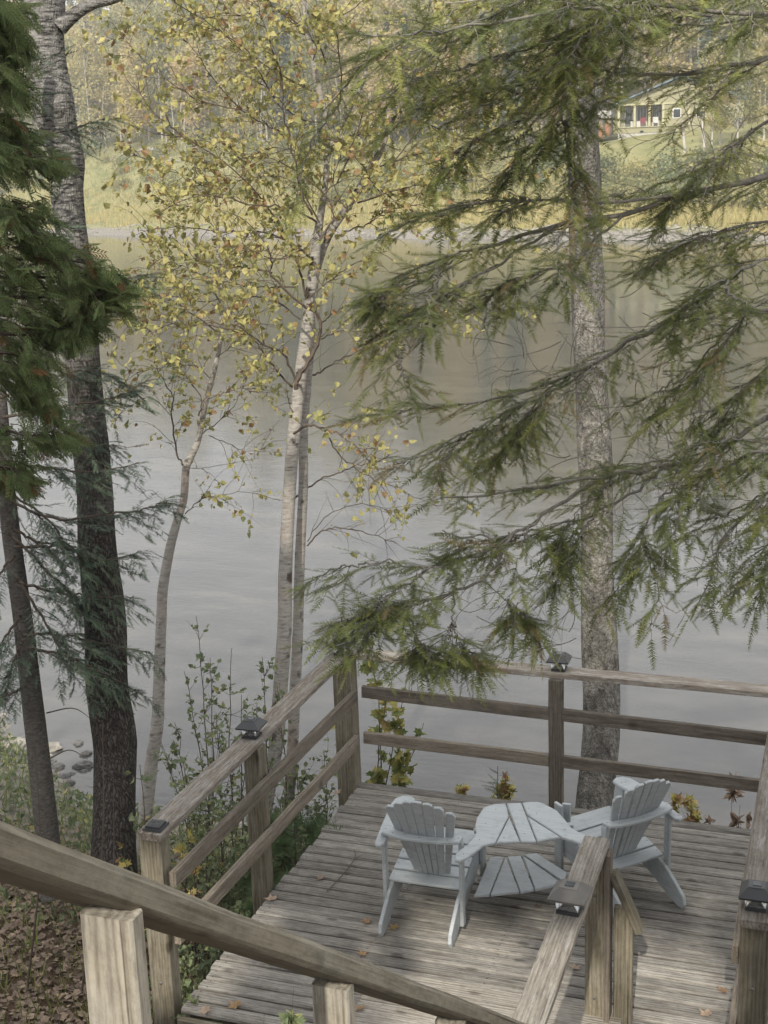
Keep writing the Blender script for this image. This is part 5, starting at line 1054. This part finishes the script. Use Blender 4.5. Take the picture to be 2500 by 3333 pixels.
# ---------------------------------------------------------------- far bank
def farp(x, s):                      # ground point at image column x and distance s behind the far shore line
    r = ray(x, 600); r2 = r[:2]; tt_ = (s + FS0 @ FV) / (r2 @ FV); p = r2 * tt_; return np.array([p[0], p[1], H1(p[0], p[1])])
FL = (np.array([(-.5, -.35, 0), (.5, -.3, .1), (.4, .4, -.1), (-.35, .45, .05)], float), np.array([(0, 1, 2), (0, 2, 3)]))
def far_broad(seed, tone, h=15, wd=2.9, n=2300, ls=.30):
    r = np.random.default_rng(seed); b = B(); nc = 44; cz = r.uniform(.22, 1, nc); rad = wd * np.sin(np.pi * np.clip((cz - .12) / .92, .05, 1)) ** .7
    a = r.uniform(0, 6.28, nc); q = r.uniform(.25, 1, nc); C_ = np.stack([np.cos(a) * rad * q, np.sin(a) * rad * q, cz * h], -1); ci = r.integers(0, nc, n)
    P = C_[ci] + r.normal(size=(n, 3)) * np.array([.62, .62, .5]) * (wd / 2.9); tint = np.clip(tone + r.normal(0, .12, nc)[ci] + r.normal(0, .1, n), 0, 1)
    put(b, FL, P, r.normal(size=(n, 3)), ls * r.uniform(.6, 1.3, n), tint, up=r.normal(size=(n, 3)))
    me = b.mesh('crown', M_farleaf); tk = B(); ln = r.uniform(-.6, .6); tk.add(*tube(smooth_poly([(0, 0, -.5), (ln * .4, 0, h * .4), (ln, 0, h * .97)], 9), np.linspace(.15, .03, 9), 6))
    for j in range(12):
        e = C_[j % nc]; z0 = e[2] * .72; tk.add(*tube(np.array([(ln * z0 / h, 0, z0), e * [.5, .5, .93], e]), [.045, .03, .012], 4))
    return me, tk.mesh('trunk', M_fartrunk)
def far_conifer(seed, tone, h=17, wd=2.1, n=2300):
    r = np.random.default_rng(seed); b = B(); f = r.uniform(.04, .97, n) ** .85; lay = np.round(f * 24) / 24; a = np.round(r.uniform(0, 9, n)) * .7 + lay * 37; L_ = (1 - lay) * wd * r.uniform(.15, 1, n) * (.75 + .35 * np.sin(lay * 60))
    P = np.stack([np.cos(a) * L_, np.sin(a) * L_, .1 * h + lay * h * .9 - L_ * .28], -1) + r.normal(size=(n, 3)) * .13; D = np.stack([np.cos(a), np.sin(a), -.3 + 0 * a], -1)
    put(b, FL, P, D, r.uniform(.22, .5, n), np.clip(tone + r.normal(0, .15, n), 0, 1), jit=.5); tk = B(); tk.add(*tube(np.array([(0, 0, -.5), (0, 0, h * .5), (0, 0, h)]), [.15, .09, .02], 6))
    return b.mesh('crown', M_fargreen), tk.mesh('trunk', M_fardark)
KB = [far_broad(k, tn, h, w_) for k, (tn, h, w_) in enumerate([(.55, 15, 2.9), (.7, 13, 2.6), (.35, 16, 3.1), (.85, 12, 2.6), (.15, 15, 3.0), (.5, 17, 2.4)])]
KC = [far_conifer(20 + k, tn, h, w_) for k, (tn, h, w_) in enumerate([(.25, 17, 2.1), (.5, 15, 1.8), (.75, 19, 2.4), (.1, 14, 2.2)])]
def where(p):
    c = CAMROT.T @ (np.array(p) - CAM); x = (1250 + c[0] / -c[2] * FPX) / S16
    for lim, w_ in ((200, 'left of the dark poplar'), (340, 'just right of the dark poplar'), (520, 'left of the twin birch'), (700, 'behind the twin birch crown'), (950, 'right of the twin birch'), (1220, 'left of the mottled trunk'), (1330, 'behind the mottled trunk'), (1500, 'above the yellow house porch')):
        if x < lim: return w_
    return 'right of the yellow house porch'
def far_tree(kind, i, p, sc, label, group, name):
    me, tk = kind[i]
    if label.startswith('one of'):
        c_ = (['golden yellow birch', 'amber yellow birch', 'olive yellow birch', 'orange tinted birch', 'green birch', 'tall yellow birch'] if kind is KB else ['dark green conifer', 'slim green conifer', 'tall pale green conifer', 'small dark conifer'])[i]
        label = c_ + ' ' + label.replace('one of the', 'in the') + ' across the river, ' + where(p)
        label = ' '.join(label.replace('tall pale green', 'pale green').split()[:16])
    t = thing(name, label, 'tree', (p[0], p[1], p[2] - .1), random.uniform(0, 6.28), group); t.scale = (sc * random.uniform(.9, 1.15), sc, sc * random.uniform(.9, 1.15))
    link('crown', me, t); link('trunk', tk, t)
# singled out trees of the front row
far_tree(KB, 1, farp(302, 37), 1.0, 'yellow birch with bright white leaning trunk on the far bank left of centre', None, 'far_birch')
far_tree(KC, 1, farp(228, 42), 1.15, 'thin grey half bare conifer left of the leaning white birch across the river', None, 'far_conifer')
far_tree(KB, 5, farp(1530, 33), .62, 'yellow green birch screening the right half of the yellow house', None, 'far_birch')
far_tree(KB, 4, farp(1585, 31), .66, 'green birch before the windows of the yellow house', None, 'far_birch')
far_tree(KB, 0, farp(1640, 34), .8, 'yellow birch at the far right in front of the yellow house end', None, 'far_birch')
for xx_, i_, l_ in ((1548, 1, 'low golden birch at the middle of the yellow house front'), (1612, 5, 'low yellow birch before the right windows of the yellow house'), (1672, 2, 'low olive birch at the right corner of the yellow house')):
    far_tree(KB, i_, farp(xx_, 35), .55, l_, None, 'far_birch')
far_tree(KB, 2, farp(1150, 60), 1.3, 'broad green and yellow tree behind the yellow house', None, 'far_birch')
def rowtrees(n, x0, x1, s0, s1, pc, scl, lb, lc, avoid=None, seed=0):
    rr = random.Random(seed)
    for k in range(n):
        x = x0 + (x1 - x0) * (k + rr.uniform(.1, .9)) / n; s = rr.uniform(s0, s1)
        if avoid and avoid(x, s): continue
        p = farp(x, s)
        if rr.random() < pc: far_tree(KC, rr.randrange(4), p, scl * rr.uniform(.75, 1.1), lc[0], lc[1], 'far_conifer')
        else: far_tree(KB, rr.choice((0, 0, 1, 2, 3, 4, 5)), p, scl * rr.uniform(.8, 1.15), lb[0], lb[1], 'far_birch')
hs = lambda x, s: 1180 < x < 1720 and s < 62
rowtrees(52, -120, 1180, 38, 50, .22, 1.15, ('one of the front row', 'front birches of the far wood'), ('one of the front row', 'front conifers of the far wood'), hs, 1)
rowtrees(74, -160, 1800, 52, 74, .30, 1.3, ('one of the middle wood', 'middle birches of the far wood'), ('one of the middle wood', 'middle conifers of the far wood'), hs, 2)
rowtrees(90, -200, 1850, 75, 112, .35, 1.4, ('one of the high slope', 'upper birches of the far wood'), ('one of the high slope', 'upper conifers of the far wood'), None, 3)
rowtrees(84, -240, 1900, 113, 175, .35, 1.6, ('one of the hilltop', 'topmost birches of the far wood'), ('one of the hilltop', 'topmost conifers of the far wood'), None, 4)
# bare pale poles in the wood edge
for k in range(22):
    x = random.choice((random.uniform(140, 260), random.uniform(380, 620), random.uniform(620, 900))); p = farp(x, random.uniform(35, 42)); h = random.uniform(4, 11)
    o = B().add(*tube(np.array([(0, 0, -.3), (random.uniform(-.3, .3), 0, h * .5), (random.uniform(-.6, .6), 0, h)]), [.10, .07, .03], 6)).build('dead_tree', M_fartrunk if k % 3 else M_fardark, None, True); o.location = p
    tag(o, 'one of the bare standing trunks at the edge of the far wood', 'tree trunk', 'bare trunks at the far wood edge')
# bushes on the far bank
def far_bush(seed, tone, mat):
    r = np.random.default_rng(seed); n = 620; b = B(); nc = 11; C_ = np.stack([r.normal(0, .75, nc), r.normal(0, .7, nc), r.uniform(.3, 1.35, nc)], -1); ci = r.integers(0, nc, n)
    P = C_[ci] + r.normal(size=(n, 3)) * [.38, .38, .3]; P[:, 2] = abs(P[:, 2]); put(b, FL, P, r.normal(size=(n, 3)), r.uniform(.10, .24, n), np.clip(tone + r.normal(0, .12, nc)[ci] + r.normal(0, .1, n), 0, 1), up=r.normal(size=(n, 3))); return b.mesh('far_bush', mat)
BM = [far_bush(40 + k, t_, m_) for k, (t_, m_) in enumerate([(.3, M_farleaf), (.15, M_farleaf), (.05, M_farleaf), (.5, M_farleaf), (.8, M_fargreen)])]
for k in range(380):
    x = random.uniform(-60, 1720); s = random.uniform(19, 52) if x < 1180 else random.uniform(14, 29)
    if x > 1200 and s > 24 and random.random() < .7: s = random.uniform(14, 23)
    p = farp(x, s); o = link('far_bush', BM[random.randrange(5)], None, p, (0, 0, random.uniform(0, 6.28))); sc_ = random.uniform(.7, 1.5); o.scale = (sc_, sc_, sc_ * random.uniform(.7, 1.2))
    bk = ['olive', 'grey green', 'dark green', 'yellowish', 'bright green'][BM.index(o.data)]
    tag(o, bk + (' bush by the far grass strip, ' if s < 24 else ' bush high on the far bank, ') + where(p), 'bush', 'bushes on the far bank')
# grass strip, gravel shore, lawn
def far_scatter(n, x0, x1, s0, s1):
    xs_ = RNG.uniform(x0, x1, n); ss = RNG.uniform(s0, s1, n); P = np.zeros((n, 3)); r = np.array([ray(x, 600)[:2] for x in np.linspace(x0, x1, 200)]); idx = (xs_ - x0) / (x1 - x0) * 199
    rx = np.interp(idx, np.arange(200), r[:, 0]); ry = np.interp(idx, np.arange(200), r[:, 1]); t_ = (ss + FS0 @ FV) / (rx * FV[0] + ry * FV[1]); P[:, 0] = rx * t_; P[:, 1] = ry * t_; P[:, 2] = height(P[:, 0], P[:, 1]); return P
BL2 = (np.array([(-.09, 0, 0), (.09, 0, 0), (.0, .12, 1.0)]), np.array([(0, 1, 2)]))
def blades(P, h0, h1, t0, t1, name, label):
    n = len(P); a = RNG.uniform(0, 6.28, n); X = np.stack([np.cos(a), np.sin(a), a * 0], -1); Z = unit(np.stack([RNG.normal(0, .35, n), RNG.normal(0, .35, n), np.ones(n)], -1)); Y = np.cross(Z, X); b = B()
    V, F = place(BL2[0], BL2[1], P, X, Y, Z, RNG.uniform(h0, h1, n)); b.add(V, F, np.repeat(RNG.uniform(t0, t1, n), 3)); tag(b.build(name, M_farleaf), label, 'grass', kind='stuff')
blades(far_scatter(30000, -80, 1740, 4.5, 22), .35, .9, .35, .85, 'tall_grass', 'tall yellow grass strip along the far shore'); blades(far_scatter(20000, -80, 1180, 20, 48), .3, .8, .1, .5, 'rough_grass', 'rough grass and weeds below the far wood')
blades(far_scatter(9000, 1180, 1740, 26, 60), .06, .16, .0, .22, 'mown_lawn', 'short green lawn in front of the yellow house')
P = far_scatter(2600, -80, 1740, .1, 4.8); r_ = B(); OC = (np.array([(1, 0, 0), (0, 1, 0), (-1, 0, 0), (0, -1, 0), (0, 0, .7)], float), np.array([(0, 1, 4), (1, 2, 4), (2, 3, 4), (3, 0, 4)])); n = len(P)
put(r_, OC, P, np.stack([RNG.normal(size=n), RNG.normal(size=n), np.zeros(n)], -1), RNG.uniform(.06, .24, n), RNG.uniform(0, 1, n), jit=.1)
M_pebble = leafmat('shore_pebbles', [(0, (.16, .15, .13)), (1, (.36, .34, .30))], 0.0, .9); tag(r_.build('shore_stones', M_pebble), 'pale stones along the far waterline', 'stones', kind='stuff')
# drift logs
M_log = simple('grey_driftwood', (.34, .30, .27), .9, nz=.35, sc=3)
for k in range(15):
    x = [262, 300, 330, 360, 395, 285, 318, 345, 375, 410, 250, 440, 470, 300, 340][k]; p = farp(x, 31 + (k % 4) * 1.3); a = random.uniform(-.5, .5) + math.atan2(FU[1], FU[0]); ln_ = random.uniform(1.5, 4.2) if k else 6.5; dv = np.array([math.cos(a), math.sin(a), random.uniform(-.12, .25)]) * ln_ / 2
    o = B().add(*tube(np.array([-dv, [0, 0, .05], dv]), [.20 if k == 0 else .12, .15 if k == 0 else .1, .06], 7)).build('driftwood_log', M_log, None, True); o.location = p + [0, 0, .35 + .12 * (k % 3)]
    tag(o, 'longest pale driftwood log with upturned root end on the far bank' if k == 0 else 'one of the jumbled grey driftwood logs under the far wood', 'log', None if k == 0 else 'driftwood pile on the far bank')
# yellow house
HP = farp(1400, 44); hd = float(np.linalg.norm(HP - CAM)); HP = at(2080 / S16, 445 / S16, hd * 1.0); k_ = hd / FPX * 1.0; print('house', HP, H1(HP[0], HP[1]), hd)
ang = math.atan2(.16, .987); house = thing('yellow_house', 'small yellow house with porch and shallow gable roof across the river', 'house', tuple(HP), ang)
def hx(x): return (x - 2080) * k_
def hz(y): return (445 - y) * k_
M_yel = simple('yellow_siding', (.31, .29, .18), .8, sc=1, nz=.06); M_cream = simple('cream_porch_trim', (.44, .42, .27), .8, sc=1); M_roof = simple('blue_grey_roof', (.16, .22, .26), .7, sc=2); M_stone = simple('pale_foundation', (.42, .41, .38), .9, nz=.3, sc=3); M_win = simple('dark_window_glass', (.03, .04, .045), .15, sc=1); M_wh = simple('white_paint', (.62, .61, .58), .7, sc=1); M_red = simple('dark_red_cloth', (.22, .05, .06), .8, sc=3)
def hbox(name, x0, x1, y0, y1, d0, d1, mat, par=house):
    V, F = bevbox(abs(hx(x1) - hx(x0)), d1 - d0, abs(hz(y0) - hz(y1)), .01); o = B().add(V, F).build(name, mat, par); loc = Vector(((hx(x0) + hx(x1)) / 2, (d0 + d1) / 2, (hz(y0) + hz(y1)) / 2))
    o.location = loc if par is house else loc - par.location; return o
hbox('foundation', 2016, 2392, 452, 434, .15, 7, M_stone)
hbox('skirt_wall', 2014, 2394, 434, 417, .1, 7.1, M_yel); hbox('porch_floor', 2012, 2396, 417, 415, 0, 2.3, M_cream); hbox('wall', 2016, 2392, 415, 352, 2.3, 7, M_yel); hbox('front_wall', 2152, 2392, 415, 352, .12, 2.29, M_yel); hbox('beam', 2012, 2396, 352, 347, .02, .3, M_cream)
for x in (2018, 2066, 2111, 2152, 2230): hbox('porch_post', x - 3.5, x + 3.5, 415, 352, .0 if x < 2150 else -.03, .16 if x < 2150 else .115, M_cream)
for x0, x1 in ((2036, 2061), (2072, 2104), (2120, 2142)):
    f = hbox('door', x0, x1, 414, 356, 2.2, 2.29, M_wh); o = hbox('pane', x0 + 3, x1 - 3, 396, 358, 2.14, 2.19, M_win, f)
    for j in range(1, 3): hbox('muntin', x0 + 3 + (x1 - x0 - 6) * j / 3 - .5, x0 + 3 + (x1 - x0 - 6) * j / 3 + .5, 396, 358, 2.10, 2.135, M_wh, f)
for x0, x1 in ((2180, 2206), (2250, 2280), (2320, 2350)):
    f = hbox('window', x0, x1, 395, 365, .06, .118, M_wh); hbox('pane', x0 + 3, x1 - 3, 392, 368, .03, .055, M_win, f)
gp = [(hx(2010), hz(347)), (hx(2398), hz(347)), (hx(2205), hz(278))]
o = prism('gable', gp, 0, 6.8, M_yel, house, Matrix(((1, 0, 0, 0), (0, 0, -1, 7.0), (0, 1, 0, .003), (0, 0, 0, 1))), 0)
for sx, xe in ((1, 1992), (-1, 2416)):
    a = Vector((hx(xe), 0, hz(354))); c = Vector((hx(2205), 0, hz(273))); V = []; up_ = Vector((0, 0, .18))
    for q in (a, c):
        for yy in (-.5, 7.5): V += [(q.x, yy, q.z), (q.x, yy, q.z + .18)]
    B().add(V, [(0, 1, 5, 4), (2, 3, 7, 6), (1, 3, 7, 5), (0, 2, 6, 4), (0, 1, 3, 2), (4, 5, 7, 6)]).build('roof', M_roof, house)
hbox('vent', 2083, 2093, 432, 427, .06, .11, M_win); hbox('vent', 2140, 2150, 432, 427, .06, .11, M_win)
def hthing(name, label, cat, x, y, dd): q = Vector((hx(x), dd, hz(y))); Mh = Matrix.Translation(HP) @ Matrix.Rotation(ang, 4, 'Z'); return thing(name, label, cat, tuple(Mh @ q), ang)
for x, mat, lab, nm in ((2092, M_red, 'dark red cushioned seat on the porch of the yellow house', 'porch_chair'), (2045, M_win, 'dark chair at the left end of the porch', 'porch_chair'), (2130, M_wh, 'white chair on the porch of the yellow house', 'porch_chair')):
    t = hthing(nm, lab, 'chair', x, 415, 1.2); B().add(*bevbox(.62, .55, .1)).build('seat', mat, t).location = (0, 0, .42); B().add(*bevbox(.62, .08, .62)).build('backrest', mat, t).location = (0, .28, .75)
    for sx in (-.27, .27):
        for sy in (-.22, .22): B().add(*bevbox(.05, .05, .4)).build('leg', mat, t).location = (sx, sy, .2)
M_or = simple('orange_glaze', (.30, .14, .07), .6, sc=2)
for x, y, lab in ((1963, 436, 'left orange barrel planter beside the yellow house'), (1985, 428, 'right orange barrel planter beside the yellow house')):
    t = hthing('barrel_planter', lab, 'planter', x, y, -2); B().add(*tube(np.array([(0, 0, -.4), (0, 0, .1), (0, 0, .5), (0, 0, .85)]), [.22, .32, .32, .26], 12)).build('barrel', M_or, t, True); b = B(); P_ = RNG.normal(size=(60, 3)) * .16 + [0, 0, 1.0]; put(b, FL, P_, RNG.normal(size=(60, 3)), .14 * np.ones(60), RNG.uniform(.6, 1, 60)); b.build('plant', M_farleaf, t)
for x, y, r0, lab in ((2404, 398, .75, 'round white flowering bush right of the yellow house'), (1729, 452, .6, 'white flowering bush left of the mottled trunk on the far bank')):
    q = at(x / S16, y / S16, hd * .97); nn = 420; P_ = rdir(nn) * (RNG.random(nn) ** .4)[:, None] * r0; b = B(); put(b, FL, P_, RNG.normal(size=(nn, 3)), RNG.uniform(.12, .24, nn), RNG.uniform(.4, 1, nn)); o = b.build('flowering_bush', M_pebble); o.location = (q[0], q[1], max(q[2], H1(q[0], q[1]) + r0 * .5)); tag(o, lab, 'bush')
for x, y0, y1, lab in ((2214, 520, 425, 'left of two short white trunks below the house lawn'), (2276, 525, 450, 'right of two short white trunks below the house lawn')):
    q = farp(x / S16, 23); h = 5.5; o = B().add(*tube(np.array([(0, 0, -.3), (.2, 0, h * .5), (-.1, 0, h)]), [.22, .17, .08], 8)).build('dead_tree', M_fartrunk, None, True); o.location = q; tag(o, lab, 'tree trunk')
# small shed left of the house
sh_ = hthing('garden_shed', 'small shed with pale roof left of the yellow house', 'shed', 1960, 440, 6); B().add(*bevbox(3.0, 2.4, 2.2)).build('wall', M_fardark, sh_).location = (0, 0, 1.1)
B().add([(-1.7, -1.4, 2.2), (1.7, -1.4, 2.2), (1.7, 1.4, 2.2), (-1.7, 1.4, 2.2), (-1.7, 0, 3.1), (1.7, 0, 3.1)], [(0, 1, 5, 4), (3, 2, 5, 4)]).build('roof', M_stone, sh_)
print('objects', len(bpy.data.objects), 'tris', sum(len(m.polygons) for m in bpy.data.meshes))

# ---------------------------------------------------------------- haze over the river
hz_ = bpy.data.meshes.new('haze'); VV = [(x, y, z) for z in (-5, 125) for x, y in ((-420, -70), (230, -70), (230, 445), (-420, 445))]
hz_.from_pydata(VV, [], [(3, 2, 1, 0), (4, 5, 6, 7), (0, 1, 5, 4), (1, 2, 6, 5), (2, 3, 7, 6), (3, 0, 4, 7)]); m = bpy.data.materials.new('haze_air'); m.use_nodes = True; nt = m.node_tree; nt.nodes.clear(); o = nt.nodes.new('ShaderNodeOutputMaterial')
v = nt.nodes.new('ShaderNodeVolumePrincipled'); v.inputs['Density'].default_value = HAZE; v.inputs['Color'].default_value = (.93, .94, .95, 1); v.inputs['Anisotropy'].default_value = .2; nt.links.new(v.outputs[0], o.inputs['Volume']); hz_.materials.append(m)
tag(link('haze', hz_), 'thin pale autumn haze over the river', None, kind='stuff')
